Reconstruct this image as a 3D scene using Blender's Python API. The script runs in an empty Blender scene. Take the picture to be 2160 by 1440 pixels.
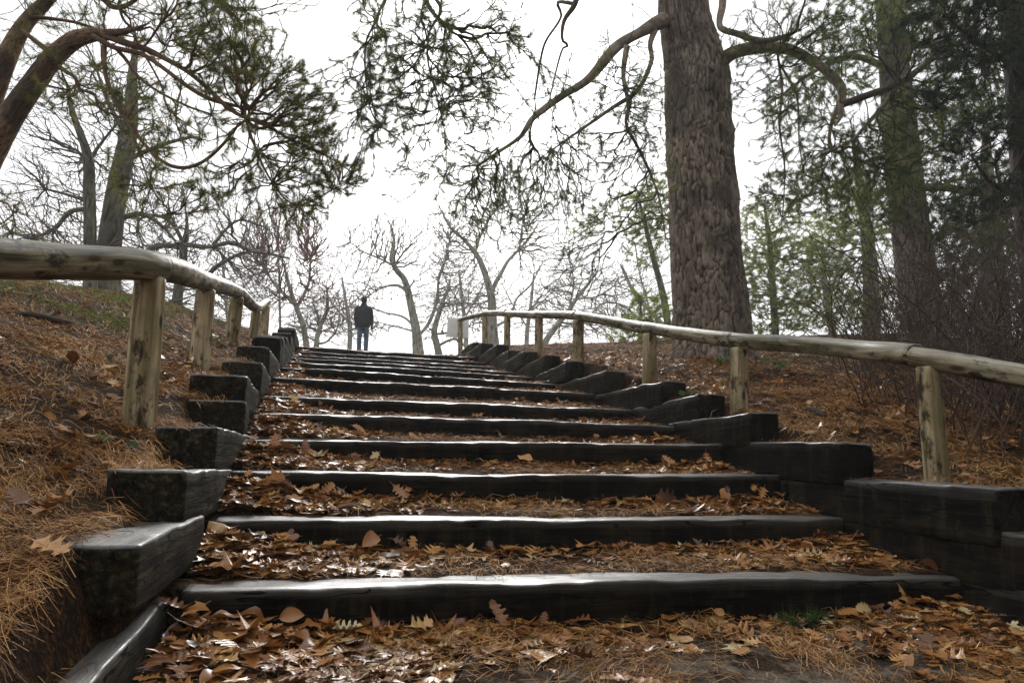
import bpy, math, random
import numpy as np
from mathutils import Matrix, Vector

random.seed(7)
RNG = np.random.default_rng(7)
SC = bpy.context.scene
COL = SC.collection

# ------------------------------------------------------------------ camera
CAM_H = 0.80
YAW, PITCH, ROLL = (math.radians(a) for a in (14.5, 7.5, 1.2))
FPX = 1560.0                      # focal length for a frame 2160 wide
_fw = np.array([math.sin(YAW)*math.cos(PITCH), math.cos(YAW)*math.cos(PITCH), math.sin(PITCH)])
_rt = np.array([math.cos(YAW), -math.sin(YAW), 0.0])
_up = np.cross(_rt, _fw)
CR = _rt*math.cos(ROLL) + _up*math.sin(ROLL)
CU = -_rt*math.sin(ROLL) + _up*math.cos(ROLL)
CF = _fw
CAMP = np.array([0.0, 0.0, CAM_H])
cd = bpy.data.cameras.new("camera")
cam = bpy.data.objects.new("camera", cd)
COL.objects.link(cam)
cam.matrix_world = Matrix(((CR[0], CU[0], -CF[0], 0), (CR[1], CU[1], -CF[1], 0), (CR[2], CU[2], -CF[2], CAM_H), (0, 0, 0, 1)))
cd.sensor_width = 36.0
cd.lens = 36.0*FPX/2160.0
cd.clip_start = 0.05
cd.clip_end = 2000
SC.camera = cam

# ------------------------------------------------------------------ sky, sun, exposure
SUN_EL, SUN_AZ = math.radians(27), math.radians(11)     # azimuth from +Y towards +X
w = bpy.data.worlds.new("World")
SC.world = w
w.use_nodes = True
nt = w.node_tree
nt.nodes.clear()
sky = nt.nodes.new('ShaderNodeTexSky')
sky.sky_type = 'NISHITA'
sky.sun_disc = False
sky.sun_elevation = SUN_EL
sky.sun_rotation = SUN_AZ
sky.dust_density = 4.0
hs = nt.nodes.new('ShaderNodeHueSaturation')
hs.inputs['Saturation'].default_value = 0.08
mixw = nt.nodes.new('ShaderNodeMixRGB')
mixw.inputs['Fac'].default_value = 0.8
mixw.inputs['Color2'].default_value = (9.6, 9.7, 9.9, 1)     # even overcast cloud deck
bg = nt.nodes.new('ShaderNodeBackground')
bg.inputs['Strength'].default_value = 0.12
out = nt.nodes.new('ShaderNodeOutputWorld')
nt.links.new(sky.outputs['Color'], hs.inputs['Color'])
nt.links.new(hs.outputs['Color'], mixw.inputs['Color1'])
nt.links.new(mixw.outputs['Color'], bg.inputs['Color'])
nt.links.new(bg.outputs['Background'], out.inputs['Surface'])
sd = bpy.data.lights.new("sun", 'SUN')
sd.energy = 1.5
sd.angle = math.radians(20)
sd.color = (1.0, 0.97, 0.93)
sun = bpy.data.objects.new("sun", sd)
COL.objects.link(sun)
sv = Vector((math.sin(SUN_AZ)*math.cos(SUN_EL), math.cos(SUN_AZ)*math.cos(SUN_EL), math.sin(SUN_EL)))
sun.rotation_euler = sv.to_track_quat('Z', 'Y').to_euler()
sun.location = sv*60
SC.view_settings.view_transform = 'Standard'
SC.view_settings.look = 'None'
SC.view_settings.exposure = 0.25
SC.view_settings.gamma = 1.0
SC.cycles.max_bounces = 6
SC.cycles.transparent_max_bounces = 8
SC.cycles.volume_bounces = 2

# ------------------------------------------------------------------ helpers
def ray(px, py):
    return CF + (px-1080.0)/FPX*CR - (py-720.0)/FPX*CU

def at(px, py, Y):
    """the point at distance Y along the stair axis that the photograph shows at (px, py)"""
    d = ray(px, py)
    return CAMP + d*(Y/d[1])

def project(p):
    p = np.asarray(p) - CAMP
    z = p @ CF
    return 1080 + FPX*(p @ CR)/z, 720 - FPX*(p @ CU)/z, z

def mesh_obj(name, verts, faces, mat, parent=None, smooth=True, attrs=None):
    """faces: one int array (n,k) or a list of such arrays"""
    me = bpy.data.meshes.new(name)
    verts = np.ascontiguousarray(verts, dtype=np.float32)
    if isinstance(faces, np.ndarray):
        faces = [faces]
    faces = [np.asarray(f, dtype=np.int32) for f in faces if len(f)]
    me.vertices.add(len(verts))
    me.vertices.foreach_set('co', verts.ravel())
    nl = sum(f.size for f in faces)
    npoly = sum(len(f) for f in faces)
    me.loops.add(nl)
    me.loops.foreach_set('vertex_index', np.concatenate([f.ravel() for f in faces]))
    me.polygons.add(npoly)
    ls, o = [], 0
    for f in faces:
        ls.append(o + np.arange(len(f), dtype=np.int32)*f.shape[1])
        o += f.size
    me.polygons.foreach_set('loop_start', np.concatenate(ls).astype(np.int32))
    me.polygons.foreach_set('use_smooth', np.full(npoly, bool(smooth)))
    if attrs:
        for an, av in attrs.items():
            av = np.ascontiguousarray(av, dtype=np.float32)
            if av.ndim == 1:
                a = me.attributes.new(an, 'FLOAT', 'POINT')
                a.data.foreach_set('value', av)
            else:
                a = me.attributes.new(an, 'FLOAT_VECTOR', 'POINT')
                a.data.foreach_set('vector', av.ravel())
    me.update(calc_edges=True)
    me.validate()
    ob = bpy.data.objects.new(name, me)
    COL.objects.link(ob)
    if mat is not None:
        me.materials.append(mat)
    if parent is not None:
        ob.parent = parent
    return ob

def empty(name, label, cat, group=None, loc=(0, 0, 0)):
    o = bpy.data.objects.new(name, None)
    COL.objects.link(o)
    o.location = loc
    o["label"] = label
    o["category"] = cat
    if group:
        o["group"] = group
    return o

def tag(o, label, cat, group=None):
    o["label"] = label
    o["category"] = cat
    if group:
        o["group"] = group
    return o

def vnoise(p, seed=0):
    """value noise on (n,3) points, -1..1"""
    p = np.asarray(p, dtype=np.float64)
    i = np.floor(p).astype(np.int64)
    f = p - i
    f = f*f*(3-2*f)
    def h(a, b, c):
        n = (a*374761393 + b*668265263 + c*2147483647 + seed*974634777) & 0xFFFFFFFF
        n = ((n ^ (n >> 13))*1274126177) & 0xFFFFFFFF
        n = (n ^ (n >> 16)) & 0xFFFF
        return n/32767.5 - 1.0
    r = 0
    for dx in (0, 1):
        for dy in (0, 1):
            for dz in (0, 1):
                wgt = (f[:, 0] if dx else 1-f[:, 0])*(f[:, 1] if dy else 1-f[:, 1])*(f[:, 2] if dz else 1-f[:, 2])
                r = r + wgt*h(i[:, 0]+dx, i[:, 1]+dy, i[:, 2]+dz)
    return r

def fbm(p, seed=0, octv=3):
    r, a = 0, 1.0
    p = np.asarray(p, dtype=np.float64)
    for k in range(octv):
        r = r + a*vnoise(p*2**k, seed+k)
        a *= 0.5
    return r

def worley(u, v, seed=0):
    """F1, F2 and cell id of 2D cellular noise"""
    iu, iv = np.floor(u).astype(np.int64), np.floor(v).astype(np.int64)
    f1 = np.full(u.shape, 9.0)
    f2 = np.full(u.shape, 9.0)
    cid = np.zeros(u.shape)
    for dx in (-1, 0, 1):
        for dy in (-1, 0, 1):
            a, b = iu+dx, iv+dy
            n = (a*374761393 + b*668265263 + seed*974634777) & 0xFFFFFFFF
            n = ((n ^ (n >> 13))*1274126177) & 0xFFFFFFFF
            n2 = ((n ^ (n >> 15))*2246822519) & 0xFFFFFFFF
            jx = (n & 0xFFFF)/65535.0
            jy = (n2 & 0xFFFF)/65535.0
            d = np.hypot(a+jx-u, b+jy-v)
            m = d < f1
            f2 = np.where(m, f1, np.minimum(f2, d))
            cid = np.where(m, (n2 >> 8 & 0xFF)/255.0, cid)
            f1 = np.where(m, d, f1)
    return f1, f2, cid

# ------------------------------------------------------------------ materials
def new_mat(name):
    m = bpy.data.materials.new(name)
    m.use_nodes = True
    t = m.node_tree
    b = t.nodes['Principled BSDF']
    return m, t, b

def nd(t, kind, **kw):
    n = t.nodes.new(kind)
    for k, v in kw.items():
        if k in n.inputs:
            n.inputs[k].default_value = v
        else:
            setattr(n, k, v)
    return n

def ramp(t, stops, fac):
    r = t.nodes.new('ShaderNodeValToRGB')
    e = r.color_ramp.elements
    while len(e) < len(stops):
        e.new(0.5)
    for i, (p, c) in enumerate(stops):
        e[i].position = p
        e[i].color = (*c, 1)
    t.links.new(fac, r.inputs['Fac'])
    return r.outputs['Color']

def scaled(t, src, sc):
    mp = t.nodes.new('ShaderNodeMapping')
    mp.inputs['Scale'].default_value = sc
    t.links.new(src, mp.inputs['Vector'])
    return mp.outputs['Vector']

def attr(t, name, o='Vector'):
    a = t.nodes.new('ShaderNodeAttribute')
    a.attribute_name = name
    return a.outputs[o]

def mixc(t, fac, a, b, kind='MIX'):
    m = t.nodes.new('ShaderNodeMixRGB')
    m.blend_type = kind
    for s, v in ((m.inputs['Fac'], fac), (m.inputs['Color1'], a), (m.inputs['Color2'], b)):
        if isinstance(v, (int, float)):
            s.default_value = v
        elif isinstance(v, tuple):
            s.default_value = (*v, 1)
        else:
            t.links.new(v, s)
    return m.outputs['Color']

def noise(t, vec, scale, detail=4, rough=0.55):
    n = nd(t, 'ShaderNodeTexNoise', Scale=scale, Detail=detail, Roughness=rough)
    t.links.new(vec, n.inputs['Vector'])
    return n.outputs['Fac']

def bump(t, b, h, strength, dist):
    n = nd(t, 'ShaderNodeBump', Strength=strength, Distance=dist)
    t.links.new(h, n.inputs['Height'])
    t.links.new(n.outputs['Normal'], b.inputs['Normal'])

def wet_top(t, b, dry, wet, vec=None, lo=0.3, hi=0.8, film=1.0):
    """rain stays on upward faces: gloss follows the way the surface faces"""
    g = t.nodes.new('ShaderNodeNewGeometry')
    s = t.nodes.new('ShaderNodeSeparateXYZ')
    t.links.new(g.outputs['Normal'], s.inputs[0])
    m = nd(t, 'ShaderNodeMapRange')
    m.inputs['From Min'].default_value = lo
    m.inputs['From Max'].default_value = hi
    m.inputs['To Min'].default_value = dry
    m.inputs['To Max'].default_value = wet
    t.links.new(s.outputs['Z'], m.inputs['Value'])
    o = m.outputs['Result']
    if vec is not None:
        a = nd(t, 'ShaderNodeMath', operation='MULTIPLY_ADD')
        t.links.new(noise(t, vec, 6.0, 3), a.inputs[0])
        a.inputs[1].default_value = 0.35
        a2 = nd(t, 'ShaderNodeMath', operation='ADD')
        a2.inputs[1].default_value = -0.17
        t.links.new(o, a.inputs[2])
        t.links.new(a.outputs[0], a2.inputs[0])
        o = a2.outputs[0]
    t.links.new(o, b.inputs['Roughness'])
    ms = nd(t, 'ShaderNodeMapRange')
    ms.inputs['From Min'].default_value = lo
    ms.inputs['From Max'].default_value = hi
    ms.inputs['To Min'].default_value = 0.08
    ms.inputs['To Max'].default_value = 1.0
    t.links.new(s.outputs['Z'], ms.inputs['Value'])
    t.links.new(ms.outputs['Result'], b.inputs['Specular IOR Level'])
    mc = nd(t, 'ShaderNodeMapRange')
    mc.inputs['From Min'].default_value = lo
    mc.inputs['From Max'].default_value = hi
    t.links.new(s.outputs['Z'], mc.inputs['Value'])
    cw = nd(t, 'ShaderNodeMath', operation='MULTIPLY')
    t.links.new(mc.outputs['Result'], cw.inputs[0])
    if vec is not None:
        t.links.new(ramp(t, [(0.36, (0.12*film,)*3), (0.52, (film,)*3)], noise(t, vec, 2.2, 5, 0.65)), cw.inputs[1])
    else:
        cw.inputs[1].default_value = 1.0
    t.links.new(cw.outputs[0], b.inputs['Coat Weight'])     # film of rain water
    b.inputs['Coat Roughness'].default_value = 0.27
    b.inputs['Coat IOR'].default_value = 1.4

def squared_mat(name, stops, stain, stain_amt, worn):
    m, t, b = new_mat(name)
    g = attr(t, 'grain')
    n1 = noise(t, scaled(t, g, (2.2, 42, 42)), 1.0, 8, 0.68)
    n2 = noise(t, scaled(t, g, (2.0, 5, 5)), 1.5, 5, 0.65)
    n3 = noise(t, scaled(t, g, (9, 1.2, 1.2)), 1.6, 4, 0.7)      # run-off streaks down the faces
    c = ramp(t, stops, n1)
    c = mixc(t, ramp(t, [(0.48, (0, 0, 0)), (0.70, (stain_amt,)*3)], n2), c, stain)
    c = mixc(t, ramp(t, [(0.52, (0, 0, 0)), (0.62, (stain_amt*0.8,)*3)], n3), c, stain)
    cr = nd(t, 'ShaderNodeMath', operation='SUBTRACT')
    t.links.new(noise(t, scaled(t, g, (1.1, 7, 7)), 1.3, 3, 0.5), cr.inputs[0])
    cr.inputs[1].default_value = 0.5
    ab = nd(t, 'ShaderNodeMath', operation='ABSOLUTE')
    t.links.new(cr.outputs[0], ab.inputs[0])
    crk = ramp(t, [(0.004, (1, 1, 1)), (0.012, (0, 0, 0))], ab.outputs[0])
    # feet and weather have greyed the tops
    tp = attr(t, 'top', 'Fac')
    mu = nd(t, 'ShaderNodeMath', operation='MULTIPLY')
    t.links.new(tp, mu.inputs[0])
    t.links.new(ramp(t, [(0.30, (0.25,)*3), (0.62, (1, 1, 1))], n1), mu.inputs[1])
    c = mixc(t, mu.outputs[0], c, worn)
    c = mixc(t, crk, c, (0.0015, 0.0013, 0.001))
    oi = t.nodes.new('ShaderNodeObjectInfo')
    c = mixc(t, 1.0, c, ramp(t, [(0.0, (0.55, 0.5, 0.42)), (0.5, (0.95, 0.92, 0.88)), (1.0, (1.0, 1.0, 1.0))], oi.outputs['Random']), 'MULTIPLY')
    t.links.new(c, b.inputs['Base Color'])
    wet_top(t, b, 0.8, 0.38, scaled(t, g, (1, 4, 4)))
    ad = nd(t, 'ShaderNodeMath', operation='ADD')
    t.links.new(n1, ad.inputs[0])
    t.links.new(n2, ad.inputs[1])
    bump(t, b, ad.outputs[0], 1.0, 0.014)
    return m

def timber_mat():
    return squared_mat("wet_dark_timber", [(0.36, (0.0012, 0.0010, 0.0007)), (0.54, (0.0055, 0.0044, 0.0032)), (0.72, (0.034, 0.028, 0.021))], (0.040, 0.032, 0.019), 0.8, (0.12, 0.115, 0.107))

def side_timber_mat():
    return squared_mat("weathered_side_timber", [(0.36, (0.005, 0.004, 0.0025)), (0.54, (0.040, 0.033, 0.018)), (0.74, (0.165, 0.140, 0.085))], (0.007, 0.006, 0.0035), 0.7, (0.15, 0.145, 0.13))

def log_mat(name, pale, mid, dark, moss):
    m, t, b = new_mat(name)
    g = attr(t, 'grain')
    n1 = noise(t, scaled(t, g, (26, 26, 1.6)), 1.0, 6, 0.6)
    n2 = noise(t, scaled(t, g, (5, 5, 2.0)), 1.3, 5, 0.65)
    n3 = noise(t, scaled(t, g, (11, 11, 5)), 1.0, 7, 0.72)
    c = ramp(t, [(0.38, dark), (0.5, mid), (0.63, pale)], n1)
    c = mixc(t, ramp(t, [(0.46, (0, 0, 0)), (0.64, (0.85, 0.85, 0.85))], n2), c, moss)
    c = mixc(t, ramp(t, [(0.52, (0, 0, 0)), (0.60, (0.9, 0.9, 0.9))], n3), c, (0.026, 0.021, 0.013))
    vo = nd(t, 'ShaderNodeTexVoronoi', Scale=1.0)
    t.links.new(scaled(t, g, (9, 9, 3.4)), vo.inputs['Vector'])
    c = mixc(t, ramp(t, [(0.10, (0.9, 0.9, 0.9)), (0.17, (0, 0, 0))], vo.outputs['Distance']), c, (0.045, 0.028, 0.015))   # knots
    t.links.new(c, b.inputs['Base Color'])
    wet_top(t, b, 0.75, 0.48, scaled(t, g, (8, 8, 2)), 0.15, 0.6, 0.45)
    bump(t, b, n1, 0.6, 0.008)
    return m

def bark_mat(name, lo, mid, hi, scale=1.0, rough=0.85):
    m, t, b = new_mat(name)
    g = attr(t, 'grain')
    p = attr(t, 'plate', 'Fac')
    n1 = noise(t, scaled(t, g, (24*scale, 24*scale, 9*scale)), 1.0, 7, 0.7)
    ad = nd(t, 'ShaderNodeMath', operation='MULTIPLY_ADD')
    t.links.new(attr(t, 'cell', 'Fac'), ad.inputs[0])
    ad.inputs[1].default_value = 0.34
    t.links.new(n1, ad.inputs[2])
    c = ramp(t, [(0.42, lo), (0.62, mid), (0.88, hi)], ad.outputs[0])
    n2 = noise(t, scaled(t, g, (1.0, 1.0, 1.7)), 1.0, 5, 0.6)
    c = mixc(t, ramp(t, [(0.44, (0, 0, 0)), (0.60, (0.8, 0.8, 0.8))], n2), c, lo)
    n4 = noise(t, scaled(t, g, (3.1, 3.1, 2.2)), 1.0, 6, 0.7)
    c = mixc(t, ramp(t, [(0.58, (0, 0, 0)), (0.68, (0.5, 0.5, 0.5))], n4), c, (hi[0]*0.8, hi[1]*0.88, hi[2]*0.82))   # lichen
    c = mixc(t, ramp(t, [(0.06, (1, 1, 1)), (0.5, (0, 0, 0))], p), c, (lo[0]*0.3, lo[1]*0.3, lo[2]*0.3))
    t.links.new(c, b.inputs['Base Color'])
    b.inputs['Roughness'].default_value = rough
    bump(t, b, n1, 1.0, 0.02*scale)
    return m

def twig_mat(name, c0, c1, rough=0.8):
    m, t, b = new_mat(name)
    c = ramp(t, [(0.0, c0), (1.0, c1)], attr(t, 'tint', 'Fac'))
    t.links.new(c, b.inputs['Base Color'])
    b.inputs['Roughness'].default_value = rough
    return m

def leafy_mat(name, stops, rough=0.5, transl=0.3, spec=0.4):
    m, t, b = new_mat(name)
    c = ramp(t, stops, attr(t, 'tint', 'Fac'))
    t.links.new(c, b.inputs['Base Color'])
    b.inputs['Roughness'].default_value = rough
    b.inputs['Specular IOR Level'].default_value = spec
    if transl > 0:
        tr = t.nodes.new('ShaderNodeBsdfTranslucent')
        t.links.new(c, tr.inputs['Color'])
        mx = t.nodes.new('ShaderNodeMixShader')
        mx.inputs['Fac'].default_value = transl
        t.links.new(b.outputs['BSDF'], mx.inputs[1])
        t.links.new(tr.outputs['BSDF'], mx.inputs[2])
        t.links.new(mx.outputs['Shader'], t.nodes['Material Output'].inputs['Surface'])
    return m

def plain_mat(name, col, rough=0.6, var=0.25, scale=12, metallic=0.0, bmp=0.0):
    m, t, b = new_mat(name)
    tc = t.nodes.new('ShaderNodeTexCoord')
    n = noise(t, tc.outputs['Object'], scale, 5)
    lo = tuple(c*(1-var) for c in col)
    hi = tuple(min(1, c*(1+var)) for c in col)
    t.links.new(ramp(t, [(0.3, lo), (0.7, hi)], n), b.inputs['Base Color'])
    b.inputs['Roughness'].default_value = rough
    b.inputs['Metallic'].default_value = metallic
    if bmp:
        bump(t, b, n, bmp, 0.01)
    return m

def ground_mat():
    m, t, b = new_mat("needle_covered_soil")
    tc = t.nodes.new('ShaderNodeTexCoord')
    v = tc.outputs['Object']
    fine = noise(t, v, 60, 6, 0.7)
    mid = noise(t, v, 7, 5, 0.6)
    big = noise(t, v, 0.9, 3)
    c = ramp(t, [(0.36, (0.007, 0.004, 0.002)), (0.49, (0.045, 0.021, 0.008)), (0.60, (0.160, 0.074, 0.022)), (0.76, (0.29, 0.160, 0.065))], fine)
    c = mixc(t, ramp(t, [(0.38, (0.8, 0.8, 0.8)), (0.60, (0, 0, 0))], mid), c, (0.018, 0.010, 0.006))
    c = mixc(t, ramp(t, [(0.55, (0, 0, 0)), (0.70, (0.55, 0.55, 0.55))], big), c, (0.075, 0.052, 0.022))
    # trodden grit shows through on the path in front of the lowest step
    a = attr(t, 'grit', 'Fac')
    gm = nd(t, 'ShaderNodeMath', operation='MULTIPLY')
    t.links.new(a, gm.inputs[0])
    t.links.new(ramp(t, [(0.46, (0, 0, 0)), (0.60, (0.9, 0.9, 0.9))], noise(t, v, 4.5, 7, 0.75)), gm.inputs[1])
    gr = ramp(t, [(0.3, (0.11, 0.09, 0.065)), (0.7, (0.42, 0.37, 0.29))], noise(t, v, 160, 3, 0.7))
    c = mixc(t, gm.outputs[0], c, gr)
    gz = attr(t, 'turf', 'Fac')
    c = mixc(t, gz, c, (0.055, 0.068, 0.020))
    t.links.new(c, b.inputs['Base Color'])
    b.inputs['Roughness'].default_value = 0.9
    b.inputs['Specular IOR Level'].default_value = 0.15
    bump(t, b, fine, 1.0, 0.03)
    return m

M = dict(
    timber=timber_mat(), side=side_timber_mat(),
    rail=log_mat("weathered_log_rail", (0.42, 0.365, 0.255), (0.22, 0.185, 0.115), (0.055, 0.044, 0.025), (0.095, 0.088, 0.040)),
    post=log_mat("weathered_log_post", (0.552, 0.444, 0.288), (0.384, 0.3, 0.18), (0.18, 0.1344, 0.072), (0.204, 0.174, 0.0792)),
    bark=bark_mat("pine_bark_grey_brown", (0.064, 0.046, 0.034), (0.215, 0.163, 0.122), (0.44, 0.36, 0.285)),
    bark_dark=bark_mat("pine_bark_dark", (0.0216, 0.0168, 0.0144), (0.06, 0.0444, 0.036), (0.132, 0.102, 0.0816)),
    bark_orange=bark_mat("scots_pine_bark_orange", (0.060, 0.038, 0.026), (0.235, 0.135, 0.078), (0.44, 0.27, 0.16), 1.6),
    bark_moss=bark_mat("mossy_grey_bark", (0.063, 0.0588, 0.042), (0.147, 0.14, 0.0952), (0.252, 0.238, 0.175), 0.8),
    bark_pale=bark_mat("pale_grey_bark", (0.24, 0.235, 0.19), (0.40, 0.39, 0.32), (0.52, 0.51, 0.43), 0.6),  # pale lichened bark, lightened further on far trees in place of mist
    twig_pale=twig_mat("pale_grey_twigs", (0.20, 0.18, 0.155), (0.38, 0.345, 0.30)),  # paler copy of the grey twigs, mist put into the colour of far trees
    twig_dark=twig_mat("dark_twigs", (0.0286, 0.0195, 0.0143), (0.091, 0.0598, 0.0442)),
    twig_orange=twig_mat("orange_brown_twigs", (0.0585, 0.0338, 0.0221), (0.195, 0.1014, 0.0585)),
    twig_grey=twig_mat("grey_twigs", (0.09775, 0.0828, 0.0667), (0.2185, 0.1898, 0.1552)),
    twig_red=twig_mat("reddish_twigs", (0.17, 0.105, 0.085), (0.36, 0.235, 0.195)),
    twig_brush=twig_mat("brush_stems", (0.034, 0.019, 0.013), (0.115, 0.066, 0.044)),
    needle_green=leafy_mat("pine_needles", [(0.0, (0.060, 0.090, 0.036)), (0.5, (0.140, 0.190, 0.066)), (0.8, (0.215, 0.250, 0.080)), (1.0, (0.30, 0.29, 0.10))], 0.6, 0.55, 0.3),
    needle_olive=leafy_mat("pine_needles_olive", [(0.0, (0.075, 0.095, 0.032)), (0.5, (0.185, 0.205, 0.060)), (0.8, (0.27, 0.275, 0.075)), (1.0, (0.34, 0.28, 0.09))], 0.6, 0.55, 0.3),
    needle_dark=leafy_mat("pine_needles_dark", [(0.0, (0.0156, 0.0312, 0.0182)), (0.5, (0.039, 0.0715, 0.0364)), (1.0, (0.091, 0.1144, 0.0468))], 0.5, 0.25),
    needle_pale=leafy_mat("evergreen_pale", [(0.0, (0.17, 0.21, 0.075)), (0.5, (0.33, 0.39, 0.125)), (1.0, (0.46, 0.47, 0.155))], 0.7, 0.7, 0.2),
    litter=leafy_mat("fallen_needles", [(0.0, (0.065, 0.025, 0.007)), (0.35, (0.25, 0.108, 0.026)), (0.7, (0.48, 0.235, 0.062)), (1.0, (0.62, 0.41, 0.17))], 0.55, 0.0, 0.25),
    leaf=leafy_mat("fallen_leaves", [(0.0, (0.0416, 0.0143, 0.0065)), (0.28, (0.156, 0.0572, 0.0169)), (0.55, (0.364, 0.1495, 0.039)), (0.82, (0.598, 0.3055, 0.091)), (1.0, (0.62, 0.52, 0.286))], 0.30, 0.15, 0.55),
    orange_leaf=leafy_mat("clinging_dead_leaves", [(0.0, (0.22, 0.105, 0.05)), (1.0, (0.42, 0.24, 0.13))], 0.6, 0.4),
    green=leafy_mat("green_leaves", [(0.0, (0.022, 0.060, 0.012)), (1.0, (0.10, 0.17, 0.035))], 0.6, 0.25, 0.2),
    grass=leafy_mat("short_grass", [(0.0, (0.065, 0.104, 0.0208)), (1.0, (0.208, 0.234, 0.0585))], 0.7, 0.3, 0.2),
    ground=ground_mat(),
)

# ------------------------------------------------------------------ stairs and terrain
XL, XR = -0.45, 2.85
STEPS = {  # front edge distance, height at left, middle and right end
    1: (2.84, 0.250, 0.247, 0.212), 2: (3.56, 0.418, 0.409, 0.405), 3: (4.19, 0.598, 0.593, 0.606),
    4: (4.86, 0.770, 0.775, 0.795), 5: (5.55, 0.950, 0.950, 0.930), 6: (6.35, 1.108, 1.100, 1.095),
    7: (7.40, 1.338, 1.322, 1.290), 8: (8.55, 1.535, 1.510, 1.462), 9: (9.80, 1.712, 1.692, 1.645),
    10: (10.8, 1.868, 1.842, 1.795), 11: (11.8, 2.015, 2.000, 1.965), 12: (12.8, 2.18, 2.167, 2.140),
    13: (13.8, 2.375, 2.350, 2.340)}
NS = len(STEPS)
SY = np.array([STEPS[k][0] for k in range(1, NS+1)])
SZ = np.array([STEPS[k][2] for k in range(1, NS+1)])
TD = 0.19           # timber depth
JUMP = 0.08         # the soil steps up inside the timber

_smy = np.concatenate([[-60, -6, 0, 1.6, 2.84], SY[1:], [22.0, 27.0, 40.0, 140.0, 260.0]])
_smz = np.concatenate([[-2.0, -0.15, -0.02, 0.05, 0.22], SZ[1:], [3.13, 3.35, 3.3, -3.0, -9.0]])

lb = [(1.15, 2.98, 0.235, 0.235, 0.30), (2.24, 3.36, 0.50, 0.46, 0.19), (3.02, 4.28, 0.655, 0.61, 0.20), (3.80, 4.98, 0.825, 0.79, 0.21),
      (4.72, 5.66, 0.985, 0.955, 0.20), (5.00, 6.45, 1.150, 1.11, 0.22), (6.10, 7.50, 1.36, 1.33, 0.26), (7.30, 8.65, 1.62, 1.56, 0.28),
      (8.35, 9.9, 1.83, 1.75, 0.27), (9.5, 10.9, 2.00, 1.93, 0.27), (10.5, 11.9, 2.14, 2.06, 0.27), (11.5, 12.9, 2.30, 2.22, 0.28),
      (12.5, 13.9, 2.49, 2.42, 0.28), (13.4, 14.8, 2.63, 2.58, 0.26)]
rb = [(0.9, 2.98, 0.245, 0.225, 0.26), (1.85, 3.62, 0.455, 0.43, 0.25), (2.64, 4.24, 0.63, 0.61, 0.25), (3.61, 4.98, 0.82, 0.81, 0.24), (4.53, 5.67, 1.02, 0.95, 0.24), (5.22, 6.55, 1.175, 1.10, 0.24),
      (5.87, 7.45, 1.33, 1.28, 0.24), (7.10, 8.65, 1.515, 1.48, 0.22), (8.30, 9.75, 1.73, 1.66, 0.22), (9.45, 10.8, 1.93, 1.83, 0.24),
      (10.45, 11.7, 2.09, 2.01, 0.24), (11.31, 12.75, 2.21, 2.15, 0.24), (12.21, 13.5, 2.40, 2.31, 0.24), (13.3, 14.9, 2.55, 2.50, 0.24), (14.38, 15.7, 2.70, 2.62, 0.24)]

def block_top(y, tab):
    """top of the highest edging timber beside y, or a large value past them"""
    z = np.full(np.shape(y), -9.0)
    for (ya, yb, za, zb, hh) in tab:
        f = np.clip((y-ya)/(yb-ya), 0, 1)
        z = np.where((y >= ya) & (y <= yb), np.maximum(z, za+(zb-za)*f), z)
    return np.where(z < -5, 99.0, z)

def s_smooth(y):
    return np.interp(y, _smy, _smz)

def stair_z(y):
    """soil between the timbers"""
    y = np.asarray(y, dtype=np.float64)
    z = np.interp(y, [-60, -6, 0.0, 1.6, 2.92], [-2.0, -0.15, -0.02, 0.03, 0.085])
    for i in range(NS):
        y0 = SY[i]+JUMP
        if i < NS-1:
            y1 = SY[i+1]+JUMP
            zt = SZ[i]-0.014 + (y-y0)/(y1-y0)*(SZ[i+1]-0.145-SZ[i]+0.014)
        else:
            zt = s_smooth(y) - 0.012
        z = np.where(y >= y0, zt, z)
    return z

def height(x, y):
    x = np.asarray(x, dtype=np.float64)
    y = np.asarray(y, dtype=np.float64)
    s = s_smooth(y)
    tilt = np.interp(y, [0, 7, 14], [-0.004, -0.012, -0.010])*(x-0.9)
    mid = stair_z(y) + np.clip(tilt, -0.04, 0.03)
    dl = np.maximum(-0.80 - x, 0)
    lift = np.interp(y, [0, 1.0, 1.8, 2.2, 3.0, 5.0, 9.0], [0.2, 0.22, 0.27, 0.33, 0.29, 0.22, 0.17])
    left = s + lift + 0.27*np.where(dl < 1.8, dl, 1.8 + 1.0*(1-np.exp(-(np.maximum(dl, 1.8)-1.8)/1.0))) 
    left = left + 0.035*vnoise(np.stack([x*1.3, y*1.3, 0*x], -1).reshape(-1, 3), 3).reshape(x.shape)
    dr = np.maximum(x - 3.05, 0)
    right = s + 0.20 + 0.085*np.minimum(dr, 9.0)
    right = right + 0.035*vnoise(np.stack([x*1.3+50, y*1.3, 0*x], -1).reshape(-1, 3), 4).reshape(x.shape)
    left = np.where(x > -0.56-0.12*np.clip((y-2.4)/1.2, 0, 1), np.minimum(left, block_top(y-0.09, lb)-0.035), left)
    right = np.where(x < XR+0.27, np.minimum(right, block_top(y-0.09, rb)-0.035), right)
    # the cut ends a little past the top step; there the path widens on to open ground
    z = np.where(x < XL-0.06, left, np.where(x > XR+0.06, right, mid))
    f = np.clip((y-14.2)/3.0, 0, 1)*np.clip(1-(np.abs(x-1.2)-1.7)/2.5, 0, 1)
    z = np.where(y > 14.2, z*(1-f) + (s-0.012)*f, z)
    z = z + 0.008*vnoise(np.stack([x*6, y*6, 0*x], -1).reshape(-1, 3), 9).reshape(x.shape)
    return z

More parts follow.
